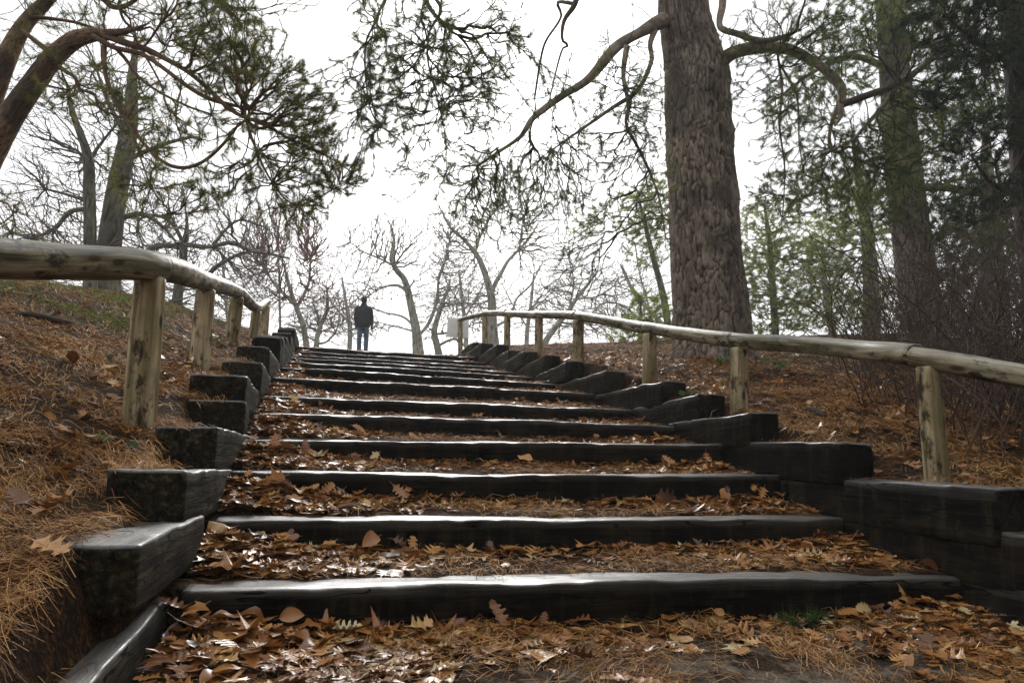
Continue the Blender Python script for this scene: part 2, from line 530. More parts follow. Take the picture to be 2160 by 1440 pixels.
def build_ground():
    xs = np.concatenate([-np.geomspace(160, 9, 22), np.arange(-8.5, -3.0, 0.25), np.arange(-3.0, XL-0.12, 0.08),
                         [XL-0.075, XL-0.05], np.arange(XL, XR, 0.075), [XR, XR+0.05, XR+0.075],
                         np.arange(XR+0.14, 6.5, 0.09), np.arange(6.6, 12, 0.3), np.geomspace(12.5, 160, 22)])
    ys = np.concatenate([[-60, -40, -25, -15, -9, -5, -3, -1.5, -0.5, 0.2, 0.8], np.arange(1.2, 2.9, 0.06)])
    for i in range(NS):
        y0 = SY[i]+JUMP
        y1 = SY[i+1]+JUMP if i < NS-1 else 16.0
        ys = np.concatenate([ys, [y0-0.015, y0+0.001], np.arange(y0+0.06, y1-0.03, 0.075)])
    ys = np.unique(np.concatenate([ys, np.arange(16, 30, 0.4), np.geomspace(30, 258, 30)]))
    X, Y = np.meshgrid(xs, ys)
    Z = height(X, Y)
    V = np.stack([X, Y, Z], -1).reshape(-1, 3)
    nx, ny = len(xs), len(ys)
    a = (np.arange(ny-1)[:, None]*nx + np.arange(nx-1)[None, :]).ravel()
    F = np.stack([a, a+1, a+1+nx, a+nx], -1)
    grit = (np.clip((Y-(-8))/2, 0, 1)*np.clip((2.75-Y)/0.25, 0, 1)*np.clip((X-0.2)/0.4, 0, 1)*np.clip((3.2-X)/0.6, 0, 1)).ravel()
    grit = np.maximum(grit, (np.clip((Y-14.2)/1, 0, 1)*np.clip(1-(np.abs(X-1.2)-1.6)/0.8, 0, 1)).ravel()*0.8)
    turf = (np.clip((-X-1.7)/0.7, 0, 1)*np.clip((Y-6.8)/1.5, 0, 1)).ravel()*1.0
    turf = np.maximum(turf, (np.clip((-X-1.0)/0.5, 0, 1)*np.clip((Y-3.0)/1.5, 0, 1)).ravel()*0.35)
    turf = np.maximum(turf, (np.clip((X-7)/3, 0, 1)*np.clip((Y-9)/4, 0, 1)).ravel()*0.5)
    turf *= np.clip(0.6+0.9*vnoise(V*np.array([1.2, 1.2, 0]), 21), 0, 1)
    g = mesh_obj("ground", V, F, M['ground'], attrs={'grit': grit, 'turf': turf})
    g["kind"] = "structure"
    return g

GROUND = build_ground()

# ------------------------------------------------------------------ timbers
def timber(name, p0, p1, wid, hgt, mat, parent, seed, wear=0.012, pm=None, chamfer=0.02):
    """a squared beam from p0 to p1 (centres of the top face), rounded worn arrises"""
    p0, p1 = np.array(p0, float), np.array(p1, float)
    L = np.linalg.norm(p1-p0)
    ax = (p1-p0)/L
    n = max(10, int(L/0.03))
    s = np.linspace(0, 1, n)
    c = p0[None]*(1-s[:, None]) + p1[None]*s[:, None]
    if pm is not None:
        c = c + (np.array(pm, float) - (p0+p1)/2)[None]*(4*s*(1-s))[:, None]
    up = np.array([0, 0, 1.0])
    sd_ = np.cross(ax, up)
    sd_ /= np.linalg.norm(sd_)
    h, q = wid/2, chamfer
    prof = []
    def edge(a, b, k):
        for i in range(k):
            prof.append((a[0]+(b[0]-a[0])*i/k, a[1]+(b[1]-a[1])*i/k))
    edge((-h+q, 0), (h-q, 0), 5)
    edge((h-q, 0), (h-0.25*q, -0.25*q), 1)
    edge((h-0.25*q, -0.25*q), (h, -q), 1)
    edge((h, -q), (h, -hgt+q), 5)
    edge((h, -hgt+q), (h-q, -hgt), 1)
    edge((h-q, -hgt), (-h+q, -hgt), 3)
    edge((-h+q, -hgt), (-h, -hgt+q), 1)
    edge((-h, -hgt+q), (-h, -q), 5)
    edge((-h, -q), (-h+0.25*q, -0.25*q), 1)
    edge((-h+0.25*q, -0.25*q), (-h+q, 0), 1)
    prof = np.array(prof)
    m = len(prof)
    V = c[:, None, :] + prof[None, :, 0:1]*sd_[None, None] + prof[None, :, 1:2]*up[None, None]
    loc = np.stack([np.broadcast_to((s*L)[:, None], (n, m)), np.broadcast_to(prof[None, :, 0], (n, m)), np.broadcast_to(prof[None, :, 1], (n, m))], -1)
    lf = loc.reshape(-1, 3)
    d = fbm(lf*np.array([3.0, 14, 14]) + seed*7.3, seed, 3)*wear*0.5
    long_ = vnoise(np.stack([lf[:, 0]*2.2+seed*3.1, 0*lf[:, 0], 0*lf[:, 0]], -1), seed+5)*wear*0.45
    rad = np.stack([prof[:, 0]/h, (prof[:, 1]+hgt/2)/(hgt/2)], -1)
    rad = rad/np.linalg.norm(rad, axis=1)[:, None]
    nr = (rad[:, 0:1]*sd_[None] + rad[:, 1:2]*up[None])
    dd = (d).reshape(n, m, 1)
    V = V + nr[None]*dd
    arris = np.exp(-((np.abs(prof[:, 0])-h)/0.03)**2)*np.exp(-(prof[:, 1]/0.03)**2)
    chip = np.clip(vnoise(np.stack([lf[:, 0]*11+seed, np.sign(lf[:, 1])*3+seed, 0*lf[:, 0]], -1), seed+11), 0.1, 1)-0.1
    chip2 = np.clip(vnoise(np.stack([lf[:, 0]*3.1+seed, np.sign(lf[:, 1])*5+seed, 0*lf[:, 0]], -1), seed+12), 0.25, 1)-0.25
    V = V - nr[None]*((chip*0.012+chip2*0.012).reshape(n, m)*arris[None])[..., None]
    topw = np.clip((prof[:, 1]+0.03)/0.03, 0, 1)
    V[..., 2] += long_.reshape(n, m)*topw[None]
    # worn rounded ends
    V = V.reshape(-1, 3)
    g = loc.reshape(-1, 3) + seed*1.7
    a = (np.arange(n-1)[:, None]*m + np.arange(m)[None, :])
    b = (np.arange(n-1)[:, None]*m + (np.arange(m)[None, :]+1) % m)
    F = np.stack([a, b, b+m, a+m], -1).reshape(-1, 4)
    base = len(V)
    caps = []
    Vc, Gc = [V], [g]
    for e, sgn in ((0, -1), (n-1, 1)):
        ring = V[e*m:(e+1)*m]
        cen = ring.mean(0)
        inner = cen + (ring-cen)*0.86 + ax*sgn*0.008
        Vc += [inner, (cen+ax*sgn*0.010)[None]]
        gi = g[e*m:(e+1)*m]
        Gc += [gi.mean(0)+(gi-gi.mean(0))*0.86, gi.mean(0)[None]]
        i0 = np.arange(m)
        i1 = (i0+1) % m
        r0, r1 = e*m+i0, e*m+i1
        q0, q1 = base+i0, base+i1
        ct = np.full(m, base+m)
        if sgn < 0:
            caps.append((np.stack([r1, r0, q0, q1], -1), np.stack([q1, q0, ct], -1)))
        else:
            caps.append((np.stack([r0, r1, q1, q0], -1), np.stack([q0, q1, ct], -1)))
        base += m+1
    top = np.concatenate([np.broadcast_to(topw[None], (n, m)).ravel(), np.zeros(sum(len(v) for v in Vc[1:]))])
    V = np.concatenate(Vc)
    g = np.concatenate(Gc)
    F4 = np.concatenate([F] + [c_[0] for c_ in caps])
    F3 = np.concatenate([c_[1] for c_ in caps])
    return mesh_obj(name, V, [F4, F3], mat, parent, attrs={'grain': g, 'top': top})

stairs = empty("timber_staircase", "flight of wet black timber steps climbing the hill between two log handrails", "staircase", loc=(1.2, 2.84, 0.08))
INV = Matrix.Translation((-1.2, -2.84, -0.08))
def under(ob, par):
    ob.parent = par
    ob.matrix_parent_inverse = par.matrix_world.inverted() if False else Matrix.Translation(-Vector(par.location))
    return ob
for k in range(1, NS+1):
    y, zl, zm, zr = STEPS[k]
    yc = y+TD/2
    x0 = XL+0.02+RNG.uniform(-0.02, 0.03)
    x1 = XR-0.01+RNG.uniform(-0.03, 0.03)
    o = timber("step_timber", (x0, yc, zl), (x1, yc, zr), TD, 0.20, M['timber'], None, k, 0.014, ((x0+x1)/2, yc, zm), 0.012)
    under(o, stairs)

left_wall = empty("timber_edging", "stepped dark timber blocks edging the stairs along the left bank", "retaining wall", loc=(XL-0.2, 2.84, 0.1))
for i, (ya, yb, za, zb, hh) in enumerate(lb):
    wd = [0.27, 0.23, 0.27, 0.28, 0.32, 0.34, 0.30, 0.30, 0.30, 0.28, 0.28, 0.28, 0.28, 0.28][i]
    xs_ = XL - wd/2 + RNG.uniform(-0.008, 0.012)
    dx_ = RNG.uniform(-0.03, 0.03)
    o = timber("edging_timber", (xs_+dx_*(i > 1), ya+RNG.uniform(-0.03, 0.03)*(i > 3), za+RNG.uniform(-0.02, 0.02)*(i > 3)), (xs_-dx_, yb, zb), wd, hh, M['side'], None, 40+i, 0.012, None, 0.012)
    under(o, left_wall)
right_wall = empty("timber_edging", "stepped black timber blocks edging the stairs along the right bank", "retaining wall", loc=(XR+0.2, 2.84, 0.1))
for i, (ya, yb, za, zb, hh) in enumerate(rb):
    xs_ = XR + 0.12 + RNG.uniform(-0.015, 0.03)
    dx_ = RNG.uniform(-0.03, 0.03)
    o = timber("edging_timber", (xs_+dx_, ya, za), (xs_-dx_, yb, zb), 0.23, hh, M['side'] if i > 7 else M['timber'], None, 70+i, 0.015, None, 0.012)
    under(o, right_wall)

# ------------------------------------------------------------------ logs
def tube(name, pts, radii, mat, parent, seed=0, sides=20, step=0.05, rough=0.05, crack=None, cap=True, lump=0.0):
    """a log along a polyline, slightly uneven, with a flat end cap"""
    pts = np.array(pts, float)
    radii = np.array(radii, float)
    seg = np.linalg.norm(np.diff(pts, axis=0), axis=1)
    cum = np.concatenate([[0], np.cumsum(seg)])
    n = max(4, int(cum[-1]/step))
    s = np.linspace(0, cum[-1], n)
    C = catmull(pts, cum, s)
    R = np.interp(s, cum, radii)
    T = np.gradient(C, axis=0)
    T /= np.linalg.norm(T, axis=1)[:, None]
    ref = np.array([0.31, 0.27, 0.91]) if abs(T[0, 2]) < 0.8 else np.array([0.9, 0.3, 0.1])
    N = np.cross(T, ref)
    N /= np.linalg.norm(N, axis=1)[:, None]
    Bn = np.cross(T, N)
    th = np.linspace(0, 2*np.pi, sides, endpoint=False)
    cs, sn = np.cos(th), np.sin(th)
    G = np.stack([np.broadcast_to(cs[None], (n, sides))*R[:, None], np.broadcast_to(sn[None], (n, sides))*R[:, None], np.broadcast_to(s[:, None], (n, sides))], -1)
    g = G.reshape(-1, 3) + seed*2.3
    d = 1 + rough*fbm(g*np.array([9, 9, 2.5]), seed, 3) + lump*vnoise(np.stack([0*g[:, 0], 0*g[:, 0], g[:, 2]*2.2], -1), seed+3)
    d = d.reshape(n, sides)
    if crack is not None:
        ca, cw, cdp = crack
        dth = np.abs((th[None] - ca - 0.25*np.sin(s[:, None]*3+seed) + np.pi) % (2*np.pi) - np.pi)
        d = d - cdp*np.exp(-(dth/cw)**2)
    V = C[:, None] + (N[:, None]*cs[None, :, None] + Bn[:, None]*sn[None, :, None])*(R[:, None]*d)[..., None]
    V = V.reshape(-1, 3)
    a = np.arange(n-1)[:, None]*sides + np.arange(sides)[None]
    b = np.arange(n-1)[:, None]*sides + (np.arange(sides)[None]+1) % sides
    F = np.stack([a, b, b+sides, a+sides], -1).reshape(-1, 4)
    VV, GG, F3, F4 = [V], [g], [], [F]
    if cap:
        base = len(V)
        for e, sg in ((0, -1), (n-1, 1)):
            ring = V[e*sides:(e+1)*sides]
            cen = ring.mean(0)
            inner = cen + (ring-cen)*0.9 + T[e]*sg*R[e]*0.08
            VV += [inner, (cen + T[e]*sg*R[e]*0.09)[None]]
            GG += [g[e*sides:(e+1)*sides], g[e*sides:(e+1)*sides].mean(0)[None]]
            i0 = np.arange(sides)
            i1 = (i0+1) % sides
            ct = np.full(sides, base+sides)
            if sg < 0:
                F4.append(np.stack([e*sides+i1, e*sides+i0, base+i0, base+i1], -1))
                F3.append(np.stack([base+i1, base+i0, ct], -1))
            else:
                F4.append(np.stack([e*sides+i0, e*sides+i1, base+i1, base+i0], -1))
                F3.append(np.stack([base+i0, base+i1, ct], -1))
            base += sides+1
    fs = [np.concatenate(F4)] + ([np.concatenate(F3)] if F3 else [])
    ob = mesh_obj(name, np.concatenate(VV), fs, mat, None, attrs={'grain': np.concatenate(GG), 'plate': np.ones(sum(len(v) for v in VV)), 'cell': np.full(sum(len(v) for v in VV), 0.5)})
    if parent is not None:
        under(ob, parent)
    return ob

def catmull(pts, cum, s):
    m = len(pts)
    if m == 2:
        f = (s/cum[-1])[:, None]
        return pts[0]*(1-f) + pts[1]*f
    tan = np.zeros_like(pts)
    for i in range(m):
        a, b = max(i-1, 0), min(i+1, m-1)
        tan[i] = (pts[b]-pts[a])/(cum[b]-cum[a])
    j = np.clip(np.searchsorted(cum, s, side='right')-1, 0, m-2)
    h = cum[j+1]-cum[j]
    t = ((s-cum[j])/h)[:, None]
    h = h[:, None]
    return ((2*t**3-3*t**2+1)*pts[j] + (t**3-2*t**2+t)*h*tan[j] + (-2*t**3+3*t**2)*pts[j+1] + (t**3-t**2)*h*tan[j+1])

def hz(x, y):
    return float(height(np.array([x]), np.array([y]))[0])

# left handrail
lh = empty("log_handrail", "thick weathered log handrail along the left bank with a wet white top", "handrail", loc=(-1.0, 4.2, 0.7))
LP = []
for (bx, tx, by, ty, Y, dia) in [(290, 318, 940, 588, 4.05, 0.150), (415, 434, 822, 612, 6.25, 0.150), (484, 500, 757, 628, 8.85, 0.150), (532, 541, 722, 658, 11.5, 0.145), (556, 561, 708, 645, 13.4, 0.14)]:
    b_, t_ = at(bx, by, Y), at(tx, ty, Y)
    gz = hz(b_[0], Y)
    b_[2] = min(b_[2], gz) - 0.25
    LP.append((t_, dia))
    tube("post", [b_, t_], [dia*0.53, dia*0.5], M['post'], lh, seed=len(LP), rough=0.035, crack=(4.2, 0.035, 0.16) if len(LP) in (1, 3) else None, sides=110 if len(LP) in (1, 3) else 28)
rr = 0.078
tops = [t + np.array([0, 0, rr*0.85]) for t, _ in LP]
near = at(-260, 506, 2.55)
def rails(points, cuts, radii, parent, seed, mat):
    """one flowing line of logs, sawn and butted over the posts"""
    P = np.array(points, float)
    cum = np.concatenate([[0], np.cumsum(np.linalg.norm(np.diff(P, axis=0), axis=1))])
    for i in range(len(cuts)-1):
        a, b = cum[cuts[i]]+(0.09 if i else 0), cum[cuts[i+1]]+(0.086 if i < len(cuts)-2 else 0)
        n = max(4, int((b-a)/0.25)+2)
        Q = catmull(P, cum, np.linspace(a, min(b, cum[-1]), n))
        Q = Q + RNG.normal(0, 0.004, (1, 3))
        tube("rail", Q, np.linspace(radii[i]*1.02, radii[i]*0.98, n), mat, parent, seed=seed+i, rough=0.045, sides=40, step=0.03, lump=0.025)
f0 = at(0, 545, 3.2)
f1 = f0 + (f0-at(150, 552, 3.58))*(1.9/0.38)*np.array([1, 1, 1.0])
tube("post", [np.array([f1[0]+0.02, f1[1]+0.12, hz(f1[0], f1[1])-0.25]), np.array([f1[0]+0.02, f1[1]+0.12, f1[2]-0.06])], [0.08, 0.075], M['post'], lh, seed=9, rough=0.035, sides=28)
rails([f1, at(0, 545, 3.2), at(150, 552, 3.58)] + tops + [tops[4]+np.array([0, 0.3, 0.05])], [0, 3, 4, 5, 6, 8], [0.080, 0.076, 0.074, 0.073, 0.072], lh, 20, M['rail'])

# right handrail
rh = empty("log_handrail", "long weathered log handrail curving along the right bank above the blocks", "handrail", loc=(3.2, 3.3, 0.6))
RP = []
for (bx, tx, by, ty, Y, dia) in [(1982, 1957, 1020, 775, 3.32, 0.122), (1558, 1560, 868, 735, 5.2, 0.138), (1369, 1371, 808, 705, 6.85, 0.142), (1220, 1220, 770, 676, 8.95, 0.138),
                                 (1136, 1137, 745, 672, 10.75, 0.122), (1070, 1070, 740, 668, 12.7, 0.120), (1024, 1023, 735, 668, 14.55, 0.125), (972, 971, 748, 678, 19.3, 0.125)]:
    b_, t_ = at(bx, by, Y), at(tx, ty, Y)
    b_[2] = min(b_[2], hz(b_[0], Y)) - 0.25
    RP.append(t_)
    tube("post", [b_, t_], [dia*0.53, dia*0.5], M['post'], rh, seed=40+len(RP), rough=0.04, crack=(4.4, 0.04, 0.14) if len(RP) in (2, 5) else None, sides=90 if len(RP) in (2, 5) else 28)
rr = 0.066
rt = [t + np.array([0, 0, rr*0.85]) for t in RP]
rn = at(2420, 838, 2.55)
g0 = at(2160, 790, 2.95)
g1 = g0 + (g0-rt[0])/np.linalg.norm(g0-rt[0])*1.7
tube("post", [np.array([g1[0], g1[1]+0.12, hz(g1[0], g1[1])-0.25]), np.array([g1[0], g1[1]+0.12, g1[2]-0.05])], [0.07, 0.065], M['post'], rh, seed=49, rough=0.035, sides=28)
rails([g1, g0, rt[0], at(1800, 738, 4.0), at(1680, 727, 4.6), rt[1], rt[2], rt[3], rt[4], rt[5], rt[6], rt[7], rt[7]+np.array([0, .14, 0])], [0, 2, 5, 6, 7, 8, 9, 10, 12],
      [0.062, 0.062, 0.061, 0.060, 0.058, 0.057, 0.055, 0.053], rh, 60, M['rail'])

# ------------------------------------------------------------------ tree machinery
def trunk_mesh(name, pts, radii, mat, parent, seed, sides=72, step=0.05, bark=0.05, cell=(0.10, 0.30), flare=0.0, lump=0.03, knots=()):
    pts = np.array(pts, float)
    radii = np.array(radii, float)
    seg = np.linalg.norm(np.diff(pts, axis=0), axis=1)
    cum = np.concatenate([[0], np.cumsum(seg)])
    n = max(6, int(cum[-1]/step))
    s = np.linspace(0, cum[-1], n)
    C = catmull(pts, cum, s)
    R = np.interp(s, cum, radii)
    T = np.gradient(C, axis=0)
    T /= np.linalg.norm(T, axis=1)[:, None]
    N = np.cross(T, np.array([0.2, 0.95, 0.1]))
    N /= np.linalg.norm(N, axis=1)[:, None]
    Bn = np.cross(T, N)
    th = np.linspace(0, 2*np.pi, sides, endpoint=False)
    TH, S = np.meshgrid(th, s)
    RR = np.broadcast_to(R[:, None], TH.shape)
    r_ref = radii[0]
    u = TH*r_ref/cell[0]
    per = round(2*np.pi*r_ref/cell[0])
    u = TH/(2*np.pi)*per
    warp = 0.9*fbm(np.stack([np.cos(TH)*2, np.sin(TH)*2, S*2.6], -1).reshape(-1, 3), seed).reshape(TH.shape)
    v = S/cell[1] + warp
    w2 = fbm(np.stack([np.cos(TH)*3.5, np.sin(TH)*3.5, S*1.3], -1).reshape(-1, 3), seed+4).reshape(TH.shape)
    f1, f2, cid = worley(u + 0.5*w2, v + 0.4*warp, seed)
    h1, h2, cid2 = worley(u*1.5 + 0.8*warp, v*2.2 + 0.9*w2, seed+50)
    gap = np.clip((f2-f1)/0.42, 0, 1)**0.8*(0.80+0.20*np.clip((h2-h1)/0.15, 0, 1))
    gap = gap*(0.8+0.2*np.clip(vnoise(np.stack([np.cos(TH)*14, np.sin(TH)*14, S*12], -1).reshape(-1, 3), seed+8).reshape(TH.shape)+0.6, 0, 1))
    cid = 0.5*cid+0.5*cid2
    # close the seam
    cs, sn = np.cos(TH), np.sin(TH)
    P3 = np.stack([cs*r_ref*3, sn*r_ref*3, S*1.1], -1).reshape(-1, 3)
    d = lump*vnoise(P3, seed+1).reshape(TH.shape)
    d = d + bark*(gap**0.7*(0.55+0.6*cid) - 0.6)
    for (kt, ks, ka, kr) in knots:
        q = np.hypot(((TH-kt+np.pi) % (2*np.pi)-np.pi)*r_ref, S-ks)
        d = d + ka*np.exp(-(q/kr)**2)
    if flare:
        d = d + flare*np.exp(-np.maximum(S-0.25, 0)/0.30)*(0.5+0.5*np.cos(TH*5+seed)+0.3*np.cos(TH*3))
    rad = RR*(1+d)
    V = C[:, None] + (N[:, None]*cs[..., None] + Bn[:, None]*sn[..., None])*rad[..., None]
    V = V.reshape(-1, 3)
    g = np.stack([cs*r_ref, sn*r_ref, S], -1).reshape(-1, 3) + seed
    a = np.arange(n-1)[:, None]*sides + np.arange(sides)[None]
    b = np.arange(n-1)[:, None]*sides + (np.arange(sides)[None]+1) % sides
    F = np.stack([a, b, b+sides, a+sides], -1).reshape(-1, 4)
    ob = mesh_obj(name, V, F, mat, None, attrs={'grain': g, 'plate': gap.ravel(), 'cell': cid.ravel()})
    if parent is not None:
        under(ob, parent)
    return ob

def tubes_mesh(P, R, sides):
    """P (E,K,3), R (E,K) -> verts, quads"""
    E, K, _ = P.shape
    T = np.empty_like(P)
    T[:, 1:-1] = P[:, 2:]-P[:, :-2]
    T[:, 0] = P[:, 1]-P[:, 0]
    T[:, -1] = P[:, -1]-P[:, -2]
    T /= np.maximum(np.linalg.norm(T, axis=2, keepdims=True), 1e-9)
    ref = np.zeros((E, 1, 3))
    ref[..., 2] = 1
    flat = np.abs(T[:, :1, 2:3]) > 0.9
    ref = np.where(flat, np.array([1.0, 0.2, 0.0]), ref)
    N = np.cross(T, np.broadcast_to(ref, T.shape))
    N /= np.maximum(np.linalg.norm(N, axis=2, keepdims=True), 1e-9)
    Bn = np.cross(T, N)
    th = np.arange(sides)*2*np.pi/sides
    V = P[:, :, None] + (N[:, :, None]*np.cos(th)[None, None, :, None] + Bn[:, :, None]*np.sin(th)[None, None, :, None])*R[:, :, None, None]
    idx = np.arange(E*K*sides).reshape(E, K, sides)
    a = idx[:, :-1]
    b = np.roll(a, -1, axis=2)
    c = idx[:, 1:]
    d = np.roll(c, -1, axis=2)
    F = np.stack([a, b, d, c], -1).reshape(-1, 4)
    return V.reshape(-1, 3), F

def ell(c, r, n, rng, shell=0.0):
    p = rng.normal(size=(n, 3))
    p /= np.linalg.norm(p, axis=1)[:, None]
    q = rng.uniform(shell**3, 1, size=(n, 1))**(1/3)
    return np.array(c)[None] + p*q*np.array(r)[None]

def blob(px, py, rx, ry, Y, dY, n, rng, shell=0.0):
    """attractors in an ellipsoid seen at (px,py) with pixel radii rx, ry, at distance Y"""
    c = at(px, py, Y)
    z = (c-CAMP) @ CF
    k = z/FPX
    p = ell((0, 0, 0), (1, 1, 1), n, rng, shell)*1.18
    return c[None] + p[:, 0:1]*rx*k*CR[None] + p[:, 1:2]*ry*k*np.array([0, 0, 1.0])[None] + p[:, 2:3]*dY*np.array([0, 1.0, 0])[None]

def densify(polys, step):
    """polys: list of (pts, radii) -> nodes, parent, radius, path length"""
    nodes, par, rad, pl = [], [], [], []
    for pts, radii, *_ in polys:
        pts = np.array(pts, float)
        cum = np.concatenate([[0], np.cumsum(np.linalg.norm(np.diff(pts, axis=0), axis=1))])
        n = max(2, int(cum[-1]/step))
        s = np.linspace(0, cum[-1], n)
        C = catmull(pts, cum, s)
        R = np.interp(s, cum, radii)
        base = len(nodes)
        for i in range(n):
            nodes.append(C[i])
            par.append(base+i-1 if i else -1)
            rad.append(R[i])
            pl.append(s[i]*0.25)
    return nodes, par, rad, pl

def grow(polys, A, alpha, rng, step=0.25, skip=0.0, up=0.0, maxd=None):
    """join every attractor to the limb system along short branching paths"""
    nodes, par, rad, pl = densify(polys, step)
    S = np.array(nodes)
    n0 = len(S)
    n = len(A)
    allp = np.concatenate([S, A])
    parent = np.full(n0+n, -1)
    parent[:n0] = par
    path = np.zeros(n0+n)
    path[:n0] = pl
    cost = np.full(n, 1e9)
    best = np.full(n, -1)
    length = np.zeros(n)
    def relax(i):
        dv = A - allp[i]
        d = np.sqrt((dv*dv).sum(1))
        cst = d**1.25 + alpha*path[i]
        if up:
            cst = cst + up*np.maximum(dv[:, 2], 0)
        m = cst < cost
        cost[m] = cst[m]
        best[m] = i
        length[m] = d[m]
    lim = np.array(rad)
    for i in range(n0):
        relax(i)
    done = np.zeros(n, bool)
    order = []
    for _ in range(n):
        c = np.where(done, 1e9, cost)
        j = int(c.argmin())
        done[j] = True
        parent[n0+j] = best[j]
        path[n0+j] = path[best[j]] + length[j]
        order.append(j)
        relax(n0+j)
    leaves = np.zeros(n0+n)
    haskid = np.zeros(n0+n, bool)
    haskid[parent[n0:]] = True
    for j in reversed(order):
        i = n0+j
        if not haskid[i]:
            leaves[i] = 1
        leaves[parent[i]] += leaves[i] if parent[i] >= n0 else 0
    return dict(P=allp, parent=parent, n0=n0, n=n, order=order, leaves=leaves, rad0=np.array(rad))

def curves_of(g, rng, K=4, rtip=0.004, expo=0.5, wob=0.10, droop=0.0, rmax=None):
    P, par, n0, n = g['P'], g['parent'], g['n0'], g['n']
    idx = np.arange(n0, n0+n)
    p1 = P[idx]
    p0 = P[par[idx]]
    gp = np.where(par[par[idx]] >= 0, par[par[idx]], par[idx])
    d0 = p0 - P[gp]
    l0 = np.linalg.norm(d0, axis=1, keepdims=True)
    L = np.linalg.norm(p1-p0, axis=1, keepdims=True)
    d0 = np.where(l0 > 1e-6, d0/np.maximum(l0, 1e-6), (p1-p0)/np.maximum(L, 1e-6))
    ctl = p0*0.5+p1*0.5 + 0.28*L*(d0 - (p1-p0)/np.maximum(L, 1e-6)) + rng.normal(size=p1.shape)*L*wob
    ctl[:, 2] -= droop*L[:, 0]
    t = np.linspace(0, 1, K)[None, :, None]
    C = (1-t)**2*p0[:, None] + 2*t*(1-t)*ctl[:, None] + t**2*p1[:, None]
    C[:, 1:-1] += rng.normal(size=C[:, 1:-1].shape)*L[:, None]*wob*0.25
    r1 = rtip*np.maximum(g['leaves'][idx], 1)**expo
    rp = rtip*np.maximum(g['leaves'][par[idx]], 1)**expo
    fromlimb = par[idx] < n0
    limr = np.where(fromlimb, g['rad0'][np.clip(par[idx], 0, n0-1)]*0.75, 1e9)
    r0 = np.where(fromlimb, r1*1.25, np.minimum(rp, r1*1.5))
    r0 = np.minimum(r0, limr)
    r1 = np.minimum(r1, r0)
    if rmax:
        r0, r1 = np.minimum(r0, rmax), np.minimum(r1, rmax)
    tt = np.linspace(0, 1, K)[None]
    R = r0[:, None]*(1-tt) + r1[:, None]*tt
    return C, R, g['leaves'][idx]

def branches_obj(name, C, R, mat, parent, rng, thick=0.012):
    """small branches of a crown, too many to pick apart: one part"""
    big = R[:, 0] > thick
    Vs, Fs, Ts, o = [], [], [], 0
    for m, sd_ in ((big, 5), (~big, 3)):
        if m.any():
            V, F = tubes_mesh(C[m], R[m], sd_)
            Vs.append(V)
            Fs.append(F+o)
            o += len(V)
            Ts.append(np.repeat(rng.uniform(0, 1, m.sum()), C.shape[1]*sd_))
    V = np.concatenate(Vs)
    ob = mesh_obj(name, V, np.concatenate(Fs), mat, None, attrs={'tint': np.concatenate(Ts), 'grain': V, 'plate': np.ones(len(V)), 'cell': np.full(len(V), 0.5)})
    ob["kind"] = "stuff"
    under(ob, parent)
    return ob

def needles_obj(name, C, leaves, mat, parent, rng, maxleaf=2, per=5, nn=12, ln=0.075, wd=0.0045, spread=0.9, t0=0.25, hang=0.15, tint=(0.0, 1.0)):
    m = leaves <= maxleaf
    C = C[m]
    E, K, _ = C.shape
    t = (t0 + (1-t0)*(np.arange(per)+rng.uniform(0, 1, (E, per)))/per)
    t = np.clip(t, 0, 1)*(K-1)
    i = np.clip(np.floor(t).astype(int), 0, K-2)
    f = (t-i)[..., None]
    e = np.arange(E)[:, None]
    base = C[e, i]*(1-f) + C[e, i+1]*f
    tan = C[e, i+1]-C[e, i]
    tan /= np.maximum(np.linalg.norm(tan, axis=2, keepdims=True), 1e-9)
    base = np.repeat(base.reshape(-1, 3), nn, axis=0)
    tan = np.repeat(tan.reshape(-1, 3), nn, axis=0)
    q = len(base)
    d = rng.normal(size=(q, 3))
    d /= np.linalg.norm(d, axis=1)[:, None]
    d = tan*rng.uniform(0.35, 1.1, (q, 1)) + d*spread
    d[:, 2] -= hang
    d /= np.linalg.norm(d, axis=1)[:, None]
    L = ln*rng.uniform(0.6, 1.25, (q, 1))
    side = np.cross(d, rng.normal(size=(q, 3)))
    side /= np.linalg.norm(side, axis=1)[:, None]
    V = np.stack([base - side*wd/2, base + side*wd/2, base + d*L], 1).reshape(-1, 3)
    F = np.arange(len(V)).reshape(-1, 3)
    bt = rng.uniform(0, 1, E)**1.3
    tv = np.repeat(np.repeat(bt, per*nn), 3)*(tint[1]-tint[0])+tint[0]
    tv = np.clip(tv + np.repeat(rng.normal(0, 0.10, q), 3), 0, 1)
    ob = mesh_obj(name, V, F, mat, None, smooth=False, attrs={'tint': tv})
    ob["kind"] = "stuff"
    under(ob, parent)
    return ob

def poly(pix, Y):
    """traced limb: list of (px, py, diameter_px[, Y]) -> pts, radii in metres"""
    pts, rad = [], []
    for k, q in enumerate(pix):
        yy = q[3] if len(q) > 3 else (Y[0] + (Y[1]-Y[0])*k/max(1, len(pix)-1) if isinstance(Y, tuple) else Y)
        p = at(q[0], q[1], yy)
        pts.append(p)
        rad.append(q[2]/2*((p-CAMP) @ CF)/FPX)
    if pix[-1][2] > 6:          # carry the tip on until it is thin
        e = pts[-1]-pts[-2]
        e = e/np.linalg.norm(e)*max(0.5, rad[-1]*9)
        pts.append(pts[-1]+e*0.6+np.array([0.05, 0.0, 0.06])*np.linalg.norm(e))
        rad.append(rad[-1]*0.5)
        pts.append(pts[-1]+e*0.6+np.array([-0.1, 0.0, 0.08])*np.linalg.norm(e))
        rad.append(rad[-1]*0.3)
    return pts, rad

